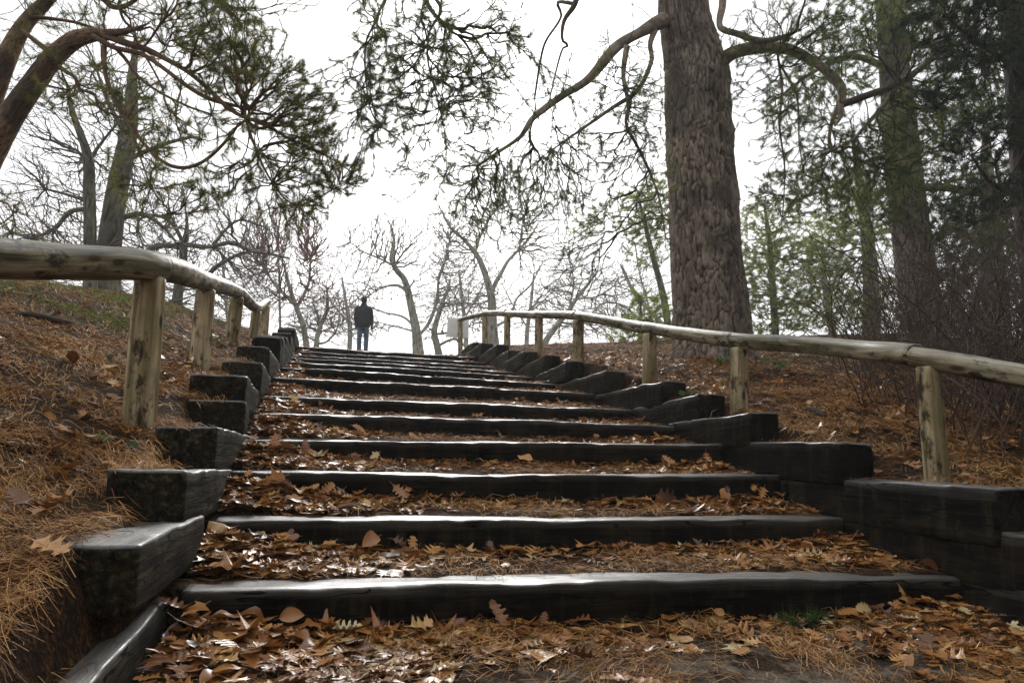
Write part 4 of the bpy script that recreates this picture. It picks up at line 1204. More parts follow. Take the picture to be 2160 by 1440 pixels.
CT = [
    ("leaning bare tree with a crooked pale trunk just right of the walker", 30, [[(886, 770, 32), (882, 742, 28), (878, 700, 23), (866, 640, 18), (853, 590, 15), (834, 566, 13), (826, 540, 11), (831, 508, 8), (826, 480, 5)]],
     [[(864, 622, 10), (842, 603, 9), (818, 603, 7), (796, 612, 5)], [(830, 560, 8), (800, 545, 6), (765, 530, 4), (740, 512, 3)], [(876, 690, 8), (850, 668, 7), (815, 660, 6), (785, 650, 4)], [(880, 712, 12), (905, 680, 12), (922, 630, 11), (926, 584, 9), (938, 552, 7), (948, 510, 4)], [(880, 700, 7), (840, 690, 5), (800, 680, 3)]],
     [(790, 520, 80, 60, 30, 2.4, 240), (830, 480, 50, 40, 30, 2, 90), (780, 620, 60, 50, 30, 2, 130), (940, 510, 60, 70, 30, 2.4, 280), (900, 590, 60, 50, 30, 2, 120), (770, 690, 70, 36, 30, 2, 80), (960, 600, 50, 50, 30, 2, 110)], 51, 'bark_pale', 'twig_pale'),
    ("tall pale bare tree forking in a wide V behind the end of the right handrail", 28, [[(1046, 770, 32), (1042, 732, 28), (1038, 680, 24), (1037, 630, 20), (1024, 580, 16), (1010, 545, 14), (996, 525, 11), (978, 505, 8), (950, 480, 6), (934, 450, 4)]],
     [[(1037, 628, 14), (1044, 600, 13), (1055, 580, 12), (1072, 550, 11), (1096, 525, 9), (1118, 500, 7), (1136, 470, 5)], [(1003, 532, 9), (1014, 496, 8), (1030, 465, 7), (1048, 440, 5)], [(1096, 525, 6), (1100, 490, 5), (1108, 450, 4)], [(1040, 690, 9), (1075, 670, 8), (1090, 630, 7), (1120, 600, 6), (1140, 560, 4)], [(1076, 670, 6), (1120, 650, 5), (1150, 610, 3)]],
     [(960, 460, 70, 60, 28, 2.4, 160), (1040, 430, 70, 60, 28, 2.4, 170), (1120, 450, 70, 70, 28, 2.4, 180), (1150, 550, 60, 70, 28, 2.2, 150), (1130, 640, 60, 50, 28, 2, 110), (1000, 600, 50, 70, 28, 2, 120), (1080, 490, 60, 50, 28, 2, 100)], 52, 'bark_pale', 'twig_pale'),
    ("bare tree slanting to the right behind the middle of the right handrail", 27, [[(1130, 770, 18), (1152, 718, 15), (1180, 680, 13), (1200, 655, 11), (1216, 630, 9), (1240, 600, 7), (1258, 575, 5)]],
     [[(1200, 655, 8), (1210, 600, 7), (1206, 570, 5), (1196, 530, 3)], [(1180, 680, 7), (1230, 680, 6), (1270, 640, 5), (1300, 640, 3)], [(1216, 630, 6), (1260, 625, 5), (1300, 600, 4), (1340, 580, 3)]],
     [(1220, 550, 70, 60, 27, 2.2, 190), (1290, 600, 60, 50, 27, 2, 140), (1260, 690, 80, 40, 27, 2, 150), (1330, 660, 60, 60, 27, 2, 130), (1180, 600, 40, 60, 27, 1.8, 90)], 53, 'bark_pale', 'twig_pale'),
    ("small crooked bare tree low behind the left end of the top step", 26, [[(678, 760, 10), (668, 720, 9), (676, 690, 8), (668, 660, 6), (660, 640, 4)]],
     [[(676, 700, 6), (700, 690, 5), (722, 684, 4), (748, 660, 3)], [(672, 725, 7), (690, 720, 6), (712, 690, 5), (716, 650, 3)]],
     [(700, 660, 60, 50, 26, 1.8, 150), (650, 680, 50, 40, 26, 1.6, 110), (745, 690, 50, 40, 26, 1.6, 90)], 54, 'bark_pale', 'twig_pale'),
    ("bare tree hung with a few orange dead leaves behind the white sign", 33, [[(930, 770, 20), (922, 730, 17), (916, 700, 15), (926, 660, 12), (940, 620, 8)]],
     [[(918, 705, 8), (950, 700, 6), (980, 690, 5), (1010, 680, 3)], [(922, 730, 8), (960, 715, 7), (985, 735, 5)], [(930, 650, 7), (960, 640, 5), (1000, 640, 4)]],
     [(940, 670, 70, 60, 33, 2.2, 200), (1000, 680, 50, 50, 33, 2, 160), (980, 620, 60, 50, 33, 2, 120)], 55, 'bark_pale', 'twig_pale'),
    ("faint bare tree far off on the left seen under the handrail", 34, [[(100, 720, 14), (102, 640, 12), (98, 560, 9), (90, 500, 5)]],
     [[(100, 590, 7), (60, 560, 5), (20, 550, 3)], [(99, 570, 7), (150, 540, 5), (180, 500, 3)]],
     [(60, 560, 90, 70, 34, 2.6, 260), (160, 540, 90, 80, 34, 2.6, 240), (300, 570, 120, 60, 34, 2.6, 260), (110, 450, 110, 70, 34, 2.6, 160)], 56, 'bark_pale', 'twig_red'),
    ("faint bare tree far behind the leftmost posts of the right handrail", 38, [[(1420, 770, 16), (1400, 690, 13), (1340, 620, 10), (1310, 560, 6)]],
     [[(1370, 650, 8), (1350, 580, 6), (1340, 520, 4)], [(1395, 685, 8), (1330, 690, 6), (1290, 670, 4)]],
     [(1340, 600, 80, 70, 38, 3, 230), (1280, 670, 80, 50, 38, 3, 200), (1390, 560, 60, 90, 38, 3, 160), (1170, 690, 70, 40, 38, 3, 130)], 57, 'bark_pale', 'twig_pale'),
    ("faint bare tree far behind the brush right of the big trunk", 30, [[(1760, 800, 22), (1755, 690, 19), (1740, 600, 15), (1735, 520, 8)]],
     [[(1750, 680, 9), (1700, 640, 7), (1660, 630, 4)], [(1745, 620, 9), (1800, 580, 7), (1850, 570, 4)]],
     [(1700, 620, 80, 70, 30, 2.6, 200), (1800, 600, 90, 80, 30, 2.6, 240), (1950, 640, 120, 80, 30, 2.6, 220), (2080, 640, 90, 80, 30, 2.6, 180)], 58, 'bark_moss', 'twig_pale'),
    ("faint bare tree in the mist left of the walker's head", 44, [[(735, 775, 13), (738, 700, 11), (730, 640, 8), (722, 590, 5)]],
     [[(736, 680, 6), (700, 640, 4), (672, 600, 3)], [(732, 650, 6), (770, 610, 4), (790, 560, 3)]],
     [(720, 600, 80, 70, 44, 3, 170), (770, 640, 60, 60, 44, 3, 120), (680, 650, 60, 60, 44, 3, 120)], 71, 'bark_pale', 'twig_pale'),
    ("faint bare tree in the mist between the two forked trees", 46, [[(985, 775, 13), (982, 700, 11), (975, 630, 8), (968, 570, 5)]],
     [[(980, 670, 6), (1010, 620, 4), (1030, 570, 3)], [(977, 650, 6), (945, 600, 4), (930, 560, 3)]],
     [(970, 560, 80, 80, 46, 3, 200), (1010, 640, 70, 60, 46, 3, 150), (920, 640, 70, 60, 46, 3, 150)], 72, 'bark_pale', 'twig_pale'),
    ("faint bare tree in the mist above the middle right posts", 45, [[(1110, 775, 13), (1112, 700, 11), (1120, 640, 8), (1126, 580, 5)]],
     [[(1112, 690, 6), (1080, 640, 4), (1060, 600, 3)], [(1116, 660, 6), (1160, 620, 4), (1190, 570, 3)]],
     [(1120, 600, 90, 80, 45, 3, 220), (1190, 650, 80, 60, 45, 3, 170), (1060, 680, 60, 50, 45, 3, 110), (1260, 640, 70, 70, 45, 3, 150)], 73, 'bark_pale', 'twig_pale'),
    ("faint reddish bare tree in the mist under the left pine boughs", 40, [[(480, 775, 15), (482, 690, 12), (476, 620, 9), (470, 560, 6)]],
     [[(480, 660, 7), (440, 620, 5), (410, 580, 3)], [(478, 640, 7), (520, 600, 5), (548, 560, 3)]],
     [(470, 560, 100, 80, 40, 3, 260), (540, 640, 70, 60, 40, 3, 160), (410, 640, 80, 60, 40, 3, 170)], 74, 'bark_pale', 'twig_red'),
]
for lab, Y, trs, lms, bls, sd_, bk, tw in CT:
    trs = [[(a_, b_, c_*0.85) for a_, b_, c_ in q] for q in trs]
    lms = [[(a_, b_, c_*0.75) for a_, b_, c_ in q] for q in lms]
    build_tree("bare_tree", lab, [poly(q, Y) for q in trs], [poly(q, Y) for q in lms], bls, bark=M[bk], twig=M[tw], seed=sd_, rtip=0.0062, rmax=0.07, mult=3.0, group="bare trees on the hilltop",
               leafset=(M['orange_leaf'], 420, 0.10) if sd_ == 55 else ((M['orange_leaf'], 160, 0.09) if sd_ in (51, 52) else None), **DT)

# ------------------------------------------------------------------ brush at the right
def make_brush(label, cx, cy, wdt, hgt, nst, seed):
    rng = np.random.default_rng(seed)
    gz = hz(cx, cy)
    root = empty("bare_shrub", label, "shrub", "bare brush on the right bank", loc=(cx, cy, gz))
    K = 7
    n = nst
    b_ = np.stack([cx+rng.normal(0, wdt*0.3, n), cy+rng.normal(0, wdt*0.25, n), np.zeros(n)], -1)
    b_[:, 2] = height(b_[:, 0], b_[:, 1]) - 0.02
    az = rng.uniform(0, 2*np.pi, n)
    out_ = np.stack([np.cos(az), np.sin(az), 0*az], -1)
    Ln = hgt*rng.uniform(0.5, 1.25, n)
    sp = rng.uniform(0.25, 0.95, n)*wdt/hgt
    t = np.linspace(0, 1, K)
    C = b_[:, None] + out_[:, None]*(Ln*sp)[:, None, None]*(t**1.4)[None, :, None]
    C[:, :, 2] += Ln[:, None]*(1.15*t - 0.42*t**2.4*rng.uniform(0.2, 1.6, n)[:, None])[...]
    C[:, 1:] += np.cumsum(rng.normal(0, 0.018, (n, K-1, 3)), axis=1)
    R = (0.0062*rng.uniform(0.6, 1.4, n))[:, None]*(1-0.7*t)[None]
    # side twigs
    m = n*5
    e = rng.integers(0, n, m)
    tt = rng.integers(1, K-1, m)
    s0 = C[e, tt]
    d = rng.normal(size=(m, 3)) + out_[e]*0.5
    d[:, 2] += 0.35
    d /= np.linalg.norm(d, axis=1)[:, None]
    l2 = hgt*rng.uniform(0.12, 0.42, m)
    C2 = s0[:, None] + d[:, None]*(l2[:, None]*t[None])[..., None]
    C2[:, 1:] += np.cumsum(rng.normal(0, 0.012, (m, K-1, 3)), axis=1)
    R2 = (0.0034*rng.uniform(0.7, 1.3, m))[:, None]*(1-0.6*t)[None]
    for nm, cc, rr_ in (("stems", C, R), ("twigs", C2, R2)):
        V, F = tubes_mesh(cc, rr_, 4 if nm == "stems" else 3)
        ob = mesh_obj(nm, V, F, M['twig_brush'], None, attrs={'tint': np.repeat(rng.uniform(0, 1, len(cc)), V.shape[0]//len(cc))})
        ob["kind"] = "stuff"
        under(ob, root)
for (lab, cx, cy, wd, hg, ns, sd_) in [
    ("low tangle of reddish bare twigs reaching through the right handrail", 4.75, 4.9, 1.1, 0.95, 46, 61),
    ("bare thicket just behind the nearest post of the right handrail", 4.6, 3.9, 1.1, 1.1, 50, 62),
    ("tall reddish brush in front of the dark pine trunk", 6.9, 7.2, 1.7, 1.9, 70, 63),
    ("dense dark brush at the right edge above the handrail", 6.6, 5.4, 1.7, 1.9, 80, 64),
    ("brush behind the bend of the right handrail", 5.9, 6.3, 1.3, 1.1, 50, 65),
    ("farthest brush at the right edge under the deep green evergreen", 9.2, 8.6, 2.2, 2.4, 80, 66),
    ("brush low against the pine at the right edge", 5.6, 4.2, 1.3, 1.5, 60, 67)]:
    make_brush(lab, cx, cy, wd, hg, int(ns*1.35), sd_)

# ------------------------------------------------------------------ walker, sign, pole
def capsule_chain(pts, radii, seg=10):
    """closed tapered tube with round ends"""
    pts = np.array(pts, float)
    radii = np.array(radii, float)
    P, R = [], []
    d0 = (pts[1]-pts[0])/np.linalg.norm(pts[1]-pts[0])
    d1 = (pts[-1]-pts[-2])/np.linalg.norm(pts[-1]-pts[-2])
    for a in (0.15, 0.5, 0.85):
        P.append(pts[0]-d0*radii[0]*math.cos(a*math.pi/2))
        R.append(radii[0]*math.sin(a*math.pi/2))
    for p, r in zip(pts, radii):
        P.append(p)
        R.append(r)
    for a in (0.85, 0.5, 0.15):
        P.append(pts[-1]+d1*radii[-1]*math.cos(a*math.pi/2))
        R.append(radii[-1]*math.sin(a*math.pi/2))
    V, F = tubes_mesh(np.array(P)[None], np.array(R)[None], seg)
    k = len(P)
    c0, c1 = list(range(seg))[::-1], [(k-1)*seg+i for i in range(seg)]
    return V, F, [c0, c1]

def loft(rings, seg=18):
    """rings: (x, y, z, rx, ry)"""
    th = np.arange(seg)*2*np.pi/seg
    V = np.concatenate([np.stack([x+rx*np.cos(th), y+ry*np.sin(th), np.full(seg, z)], -1) for x, y, z, rx, ry in rings])
    k = len(rings)
    a = (np.arange(k-1)[:, None]*seg + np.arange(seg)[None])
    b = (np.arange(k-1)[:, None]*seg + (np.arange(seg)[None]+1) % seg)
    F = np.stack([a, b, b+seg, a+seg], -1).reshape(-1, 4)
    return V, F, [list(range(seg))[::-1], [(k-1)*seg+i for i in range(seg)]]

def fused(name, pieces, mat, parent, voxel=0.014):
    V, F, o = [], [], 0
    for v, f, caps in pieces:
        V += [tuple(q) for q in v]
        F += [tuple(int(i)+o for i in q) for q in f] + [tuple(i+o for i in c) for c in caps]
        o += len(v)
    me = bpy.data.meshes.new(name)
    me.from_pydata(V, [], F)
    ob = bpy.data.objects.new(name, me)
    COL.objects.link(ob)
    me.materials.append(mat)
    rm = ob.modifiers.new("fuse", 'REMESH')
    rm.mode = 'VOXEL'
    rm.voxel_size = voxel
    rm.use_smooth_shade = True
    sm = ob.modifiers.new("soften", 'SMOOTH')
    sm.factor = 0.5
    sm.iterations = 4
    ob.parent = parent
    return ob

def make_person():
    p = at(764, 745, 22.0)
    gz = hz(p[0], 22.0)
    root = empty("person", "walker in black jacket and blue jeans seen from behind above the top step", "person", loc=(p[0], 22.0, gz))
    root.rotation_euler = (0, math.radians(-0.5), math.radians(-10))
    skin = plain_mat("skin", (0.30, 0.17, 0.12), 0.55)
    jack = plain_mat("black_jacket", (0.010, 0.010, 0.012), 0.7, 0.4, 9, bmp=0.4)
    jean = plain_mat("blue_denim", (0.085, 0.115, 0.18), 0.85, 0.35, 14, bmp=0.4)
    dark = plain_mat("dark_hair", (0.012, 0.010, 0.010), 0.6, 0.4, 40, bmp=0.5)
    shoe = plain_mat("dark_shoes", (0.02, 0.018, 0.016), 0.5)
    glove = plain_mat("dark_gloves", (0.014, 0.014, 0.016), 0.6)
    legs = [[(-0.092, 0.02, 0.93), (-0.098, -0.02, 0.52), (-0.10, 0.0, 0.10)], [(0.092, -0.01, 0.93), (0.10, 0.03, 0.52), (0.10, -0.02, 0.10)]]
    arms = [[(-0.185, 0.0, 1.43), (-0.235, -0.02, 1.16), (-0.215, 0.05, 0.92)], [(0.185, 0.0, 1.43), (0.240, 0.01, 1.16), (0.245, 0.05, 0.90)]]
    def hand(w, sgn):
        out_ = [capsule_chain([w, (w[0], w[1]+0.005, w[2]-0.08)], [0.030, 0.034], 8)]
        for k, (dy, ln) in enumerate(((-0.030, 0.062), (-0.010, 0.075), (0.012, 0.072), (0.032, 0.055))):
            q = (w[0], w[1]+dy, w[2]-0.09)
            out_.append(capsule_chain([q, (q[0]-sgn*0.006, q[1]+0.004, q[2]-ln*0.5), (q[0]-sgn*0.024, q[1]+0.008, q[2]-ln)], [0.0105, 0.0095, 0.008], 6))
        out_.append(capsule_chain([(w[0], w[1]+0.03, w[2]-0.03), (w[0]-sgn*0.012, w[1]+0.055, w[2]-0.065), (w[0]-sgn*0.02, w[1]+0.058, w[2]-0.095)], [0.013, 0.011, 0.009], 6))
        return out_
    head = [(0, 0.0, 1.535, 0.045, 0.050), (0, 0.01, 1.555, 0.062, 0.075), (0, 0.01, 1.60, 0.074, 0.094), (0, 0.005, 1.655, 0.079, 0.101), (0, 0.0, 1.71, 0.074, 0.094), (0, 0.0, 1.745, 0.050, 0.064), (0, 0, 1.757, 0.015, 0.02)]
    torso = [(0, 0, 0.88, 0.155, 0.105), (0, 0, 1.0, 0.160, 0.110), (0, 0, 1.15, 0.155, 0.105), (0, 0, 1.32, 0.180, 0.115), (0, 0, 1.44, 0.165, 0.095), (0, 0, 1.48, 0.07, 0.06)]
    body = [loft(head), loft(torso), capsule_chain([(0, 0, 1.45), (0, 0.01, 1.57)], [0.058, 0.052])]
    for a in arms:
        body.append(capsule_chain(a, [0.052, 0.042, 0.030]))
    for l in legs:
        body.append(capsule_chain(l, [0.080, 0.056, 0.040]))
    body += [capsule_chain([(0, 0.095, 1.64), (0, 0.118, 1.615)], [0.012, 0.016], 8), capsule_chain([(-0.078, -0.01, 1.66), (-0.082, -0.012, 1.62)], [0.016, 0.012], 8), capsule_chain([(0.078, -0.01, 1.66), (0.082, -0.012, 1.62)], [0.016, 0.012], 8)]
    b = fused("body", body, skin, root, 0.010)
    jk = fused("jacket", [loft([(0, 0, 0.84, 0.178, 0.135), (0, 0, 0.87, 0.192, 0.142), (0, 0, 0.98, 0.215, 0.150), (0, 0, 1.15, 0.212, 0.145), (0, 0, 1.32, 0.228, 0.145), (0, 0, 1.42, 0.215, 0.122), (0, 0, 1.475, 0.125, 0.088), (0, 0, 1.535, 0.078, 0.078)])]
          + [capsule_chain([(a[0][0]*0.9, a[0][1], a[0][2]-0.02), (a[0][0]*1.1, a[0][1], a[0][2]-0.08), a[1], (a[2][0], a[2][1], a[2][2]+0.04)], [0.074, 0.070, 0.058, 0.046]) for a in arms], jack, root, 0.014)
    fused("collar", [loft([(0, 0, 1.50, 0.082, 0.082), (0, 0, 1.525, 0.086, 0.086), (0, 0.004, 1.555, 0.080, 0.082), (0, 0.004, 1.562, 0.070, 0.072)])], jack, jk, 0.010)
    fused("hem_band", [loft([(0, 0, 0.835, 0.176, 0.133), (0, 0, 0.845, 0.186, 0.139), (0, 0, 0.875, 0.190, 0.142), (0, 0, 0.885, 0.180, 0.136)])], jack, jk, 0.010)
    fused("jeans", [loft([(0, 0, 0.80, 0.172, 0.122), (0, 0, 0.90, 0.176, 0.125), (0, 0, 0.96, 0.165, 0.115)])]
          + [capsule_chain([(l[0][0]*0.85, l[0][1], 0.86), l[1], (l[2][0], l[2][1], 0.09)], [0.098, 0.072, 0.064]) for l in legs], jean, root, 0.012)
    hr = fused("hair", [loft([(0, -0.030, 1.575, 0.062, 0.060), (0, -0.022, 1.62, 0.082, 0.088), (0, -0.012, 1.67, 0.088, 0.100), (0, -0.004, 1.72, 0.083, 0.100), (0, 0, 1.757, 0.058, 0.072), (0, 0, 1.772, 0.02, 0.025)])], dark, root, 0.010)
    for a, s in zip(arms, (-1, 1)):
        fused("glove", hand(a[2], s), glove, root, 0.006)
    for l in legs:
        x, y = l[2][0], l[2][1]
        sh = fused("shoe", [loft([(x, y+0.05, 0.0, 0.048, 0.130), (x, y+0.05, 0.035, 0.050, 0.135), (x, y+0.03, 0.07, 0.044, 0.10), (x, y-0.01, 0.115, 0.040, 0.055)])], shoe, root, 0.010)
        fused("sole", [loft([(x, y+0.05, -0.002, 0.050, 0.133), (x, y+0.05, 0.016, 0.052, 0.138)])], dark, sh, 0.008)
make_person()

def box_piece(name, lo, hi, mat, parent, bev=0.004):
    import bmesh
    bm = bmesh.new()
    bmesh.ops.create_cube(bm, size=1)
    for v in bm.verts:
        v.co = Vector([(lo[i]+hi[i])/2 + v.co[i]*(hi[i]-lo[i]) for i in range(3)])
    bmesh.ops.bevel(bm, geom=list(bm.edges), offset=bev, segments=2, affect='EDGES')
    me = bpy.data.meshes.new(name)
    bm.to_mesh(me)
    bm.free()
    me.materials.append(mat)
    ob = bpy.data.objects.new(name, me)
    COL.objects.link(ob)
    if parent is not None:
        ob.parent = parent
    return ob

sg = RP[7]
sp = at(966, 691, sg[1]+0.16)
sign = empty("sign", "blank white square sign fixed behind the far end post of the right handrail", "sign", loc=tuple(sp))
white = plain_mat("white_sign_paint", (0.86, 0.86, 0.84), 0.5, 0.03, 4)
steel = plain_mat("galvanised_steel", (0.34, 0.35, 0.35), 0.45, 0.15, 30, 0.6)
sz = 22.5*((sp-CAMP) @ CF)/FPX
box_piece("panel", (-sz*1.02, -0.004, -sz*0.94), (sz*1.02, 0.004, sz*0.94), white, sign, 0.002)
for zz in (-sz*0.6, sz*0.6):
    box_piece("bracket", (-0.07+0.06, -0.11, zz-0.02), (0.13, -0.006, zz+0.02), steel, sign, 0.003)

pb = at(594, 735, 25.0)
pt = at(588, 541, 25.0)
pole = empty("pole", "slender grey metal pole standing behind the left handrail's far end", "pole", loc=(pb[0], pb[1], hz(pb[0], pb[1])))
pb[2] = hz(pb[0], pb[1]) - 0.2
tube("shaft", [pb, pt], [0.045, 0.030], steel, pole, sides=14, step=0.4, rough=0.0)
tube("collar", [pb*0.28+pt*0.72, pb*0.265+pt*0.735], [0.052, 0.052], steel, pole, sides=14, step=0.02, rough=0.0)
tube("cap", [pt-np.array([0, 0, 0.02]), pt+np.array([0, 0, 0.05])], [0.042, 0.022], steel, pole, sides=14, step=0.02, rough=0.0)

# ------------------------------------------------------------------ leaf litter
def leaf_outline(kind, rng):
    """right half of the blade as (s along midrib, half width); mirrored with jitter"""
    if kind == 'oak':
        n = 3
        ss = np.linspace(0.24, 0.80, n)
        wmax = rng.uniform(0.38, 0.48)
        pts = [(0.0, 0.012), (0.10, 0.03)]
        for i, s in enumerate(ss):
            w_ = wmax*(0.62 + 0.38*math.sin(math.pi*(0.25+0.6*i/(n-1))))
            pts += [(s-0.105, 0.10+0.05*rng.random()), (s-0.045, w_*0.55), (s-0.010, w_*0.98), (s+0.020, w_*0.66), (s+0.070, w_*(0.90+0.18*rng.random())), (s+0.085, w_*0.50)]
        pts += [(0.90, 0.09), (0.945, 0.12), (1.0, 0.004)]
    elif kind == 'white':
        n = 4
        ss = np.linspace(0.22, 0.78, n)
        wmax = rng.uniform(0.28, 0.36)
        pts = [(0.0, 0.012), (0.09, 0.05)]
        for i, s in enumerate(ss):
            w_ = wmax*(0.66 + 0.34*math.sin(math.pi*(0.2+0.65*i/(n-1))))*rng.uniform(0.9, 1.1)
            pts += [(s-0.062, 0.45*w_), (s-0.030, w_*0.88), (s+0.004, w_), (s+0.040, w_*0.92), (s+0.066, w_*0.55)]
        pts += [(0.88, 0.14), (0.95, 0.12), (1.0, 0.01)]
    elif kind == 'maple':
        pts = [(0.0, 0.012), (0.06, 0.20), (0.10, 0.36), (0.16, 0.20), (0.26, 0.24), (0.34, 0.42), (0.44, 0.56), (0.46, 0.34), (0.52, 0.20), (0.62, 0.18), (0.70, 0.26), (0.74, 0.14), (0.86, 0.08), (1.0, 0.004)]
    else:
        pts = [(0.0, 0.012), (0.08, 0.15), (0.2, 0.27), (0.35, 0.34), (0.5, 0.34), (0.65, 0.29), (0.8, 0.2), (0.92, 0.09), (1.0, 0.004)]
    return np.array(pts)

def leaf_template(kind, rng):
    o = leaf_outline(kind, rng)
    m = len(o)
    s = o[:, 0]
    mid = np.stack([0*s, s, 0*s], -1)
    rt_ = np.stack([o[:, 1]*rng.uniform(0.9, 1.1), s, 0*s], -1)
    lf_ = np.stack([-o[:, 1]*rng.uniform(0.9, 1.1), s + rng.normal(0, 0.012, m)*(s > 0.05)*(s < 0.95), 0*s], -1)
    stem = np.array([[-0.012, -0.22, 0], [0.012, -0.22, 0], [0.014, 0.02, 0.002], [-0.014, 0.02, 0.002]])
    V = np.concatenate([mid, rt_, lf_, stem])
    V[:, 1] -= 0.45
    i = np.arange(m-1)
    F = np.concatenate([np.stack([i, m+i, m+i+1, i+1], -1), np.stack([2*m+i, i, i+1, 2*m+i+1], -1), np.array([[3*m, 3*m+1, 3*m+2, 3*m+3]])])
    return V, F

lrng = np.random.default_rng(77)
TPL = [leaf_template(k, lrng) for k in ('oak', 'oak', 'white', 'white', 'white', 'maple', 'oval')]

def bent(V, a, b, c, d, ph):
    x, y = V[:, 0], V[:, 1]
    z = V[:, 2] + a*np.abs(x) + b*x*x + c*y*y + d*np.sin(7*y+ph)*np.abs(x) + 0.05*d*np.sin(19*x+ph)
    return np.stack([x*(1-0.35*abs(b)*np.abs(x)), y, z], -1)

def rot_from(az, tilt, tdir):
    """spin az about z, then tip by tilt towards direction tdir"""
    ca, sa = math.cos(az), math.sin(az)
    Rz = np.array([[ca, -sa, 0], [sa, ca, 0], [0, 0, 1]])
    k = np.array([-math.sin(tdir), math.cos(tdir), 0])
    K = np.array([[0, -k[2], k[1]], [k[2], 0, -k[0]], [-k[1], k[0], 0]])
    return (np.eye(3) + math.sin(tilt)*K + (1-math.cos(tilt))*K@K) @ Rz

LEAVES = []     # (pos, R, size, template, bend, tint, zone)
def scatter_leaf(x, y, lift, tilt, zone, size=None, tdir=None, tint=None, az=None):
    z = hz_fast(x, y) + lift
    sz_ = size or 0.050+0.085*lrng.random()**1.4
    R = rot_from(lrng.uniform(0, 2*math.pi) if az is None else az, tilt, lrng.uniform(0, 2*math.pi) if tdir is None else tdir)
    bd = (lrng.normal(0.06, 0.15), lrng.normal(0.1, 0.4), lrng.normal(0.05, 0.28), lrng.normal(0, 0.2), lrng.uniform(0, 6))
    tn = float(np.clip(lrng.beta(2.1, 1.7), 0, 1)) if tint is None else tint
    LEAVES.append((np.array([x, y, z]), R, sz_, int(lrng.choice(7, p=[.15, .13, .16, .16, .14, .13, .13])), bd, tn, zone))

_hx = np.arange(-8, 9, 0.05)
_hy = np.arange(-1, 19, 0.05)
_HX, _HY = np.meshgrid(_hx, _hy)
_HZ = height(_HX, _HY)
def hz_fast(x, y):
    i = min(max(int(round((x+8)/0.05)), 0), len(_hx)-1)
    j = min(max(int(round((y+1)/0.05)), 0), len(_hy)-1)
    return float(_HZ[j, i])
def hz_arr(x, y):
    i = np.clip(np.round((x+8)/0.05).astype(int), 0, len(_hx)-1)
    j = np.clip(np.round((y+1)/0.05).astype(int), 0, len(_hy)-1)
    return _HZ[j, i]

def pile(d, w_):
    return math.exp(-(d/w_)**2)

for k in range(0, NS+1):
    ya = SY[k-1]+TD+0.01 if k else 1.75
    yb = SY[k]-0.01 if k < NS else 15.0
    depth = yb-ya
    n = [1150, 1050, 1000, 900, 760, 560, 520, 420, 320, 240, 200, 170, 150, 90][k]
    for _ in range(n):
        r = lrng.random()
        if r < 0.56:
            x = XL + 0.02 + abs(lrng.normal(0, 0.40 if k else 0.75))
        elif r < 0.84:
            x = XR - 0.03 - abs(lrng.normal(0, 0.55 if k else 0.5))
        else:
            x = lrng.uniform(XL+0.05, XR-0.05)
            if k >= 4 and lrng.random() < 0.8:
                continue
        if not XL < x < XR:
            continue
        side = min(x-XL, XR-x)
        if lrng.random() < 0.5 or side > 1.0:
            y = yb - 0.02 - abs(lrng.normal(0, depth*0.26))
        else:
            y = lrng.uniform(ya+0.03, yb-0.02)
        if y < ya:
            continue
        if k == 0 and y < 2.45 and side > 0.9 and lrng.random() < 0.8:
            continue
        db = yb-y
        heap = 0.10*pile(x-XL, 0.42) + 0.055*pile(XR-x, 0.5)
        heap = heap*(0.35+0.65*pile(db, depth*0.6)) + 0.025*pile(db, 0.10)
        lift = lrng.uniform(0.004, 0.02) + heap*lrng.random()
        tilt = abs(lrng.normal(0, 0.17))
        td = None
        az = None
        if db < 0.09 and lrng.random() < 0.05:
            tilt, td, lift = lrng.uniform(0.5, 1.25), -math.pi/2+lrng.normal(0, 0.35), lift+0.035
            az = None
        scatter_leaf(x, y, lift, tilt, ("tread", k), tdir=td, az=az)
for _ in range(1500):       # right bank
    x, y = 3.1+abs(lrng.normal(0, 1.6)), lrng.uniform(2.0, 11.5)
    if x < 7.5:
        scatter_leaf(x, y, lrng.uniform(0.005, 0.03), abs(lrng.normal(0, 0.35)), ("right", 0))
for _ in range(150):        # left bank
    x, y = -0.9-abs(lrng.normal(0, 1.2)), lrng.uniform(1.9, 10)
    if x > -4.5:
        scatter_leaf(x, y, lrng.uniform(0.008, 0.03), abs(lrng.normal(0, 0.35)), ("left", 0))
for _ in range(160):        # on and behind the left blocks
    i = lrng.integers(1, 9)
    ya, yb = lb[i][0], lb[i][1]
    scatter_leaf(XL-0.36-lrng.random()*0.5, lrng.uniform(ya-0.3, yb), lrng.uniform(0.02, 0.05), abs(lrng.normal(0, 0.4)), ("left", 0))

# leaves that stand out singly
def ground_at(px, py):
    d = ray(px, py)
    t = 1.2
    for _ in range(4000):
        p = CAMP + d*t
        if p[2] <= hz_fast(p[0], p[1])+0.005:
            break
        t += 0.005
    return p
def lone_leaf(px, py, size, kind, tint, bend, az, tilt, tdir, lift, name, label):
    p = ground_at(px, py)
    V, F = TPL[kind]
    V = bent(V, *bend)*size
    ob = mesh_obj(name, V @ rot_from(az, tilt, tdir).T, F, M['leaf'], None, attrs={'tint': np.full(len(V), tint)})
    ob.location = (p[0], p[1], p[2]+lift)
    tag(ob, label, "leaf")
lone_leaf(98, 1192, 0.105, 1, 0.80, (0.10, 0.2, 0.1, 0.1, 1), -1.9, 0.45, -1.2, 0.05, "fallen_leaf", "large yellow oak leaf on the needles beside the nearest left block")
lone_leaf(668, 1318, 0.105, 5, 0.97, (0.25, 0.6, 0.5, 0.3, 2), 0.5, 0.55, -1.3, 0.05, "fallen_leaf", "broad pale shiny wet leaf curled at the foot of the lowest step, left of centre")
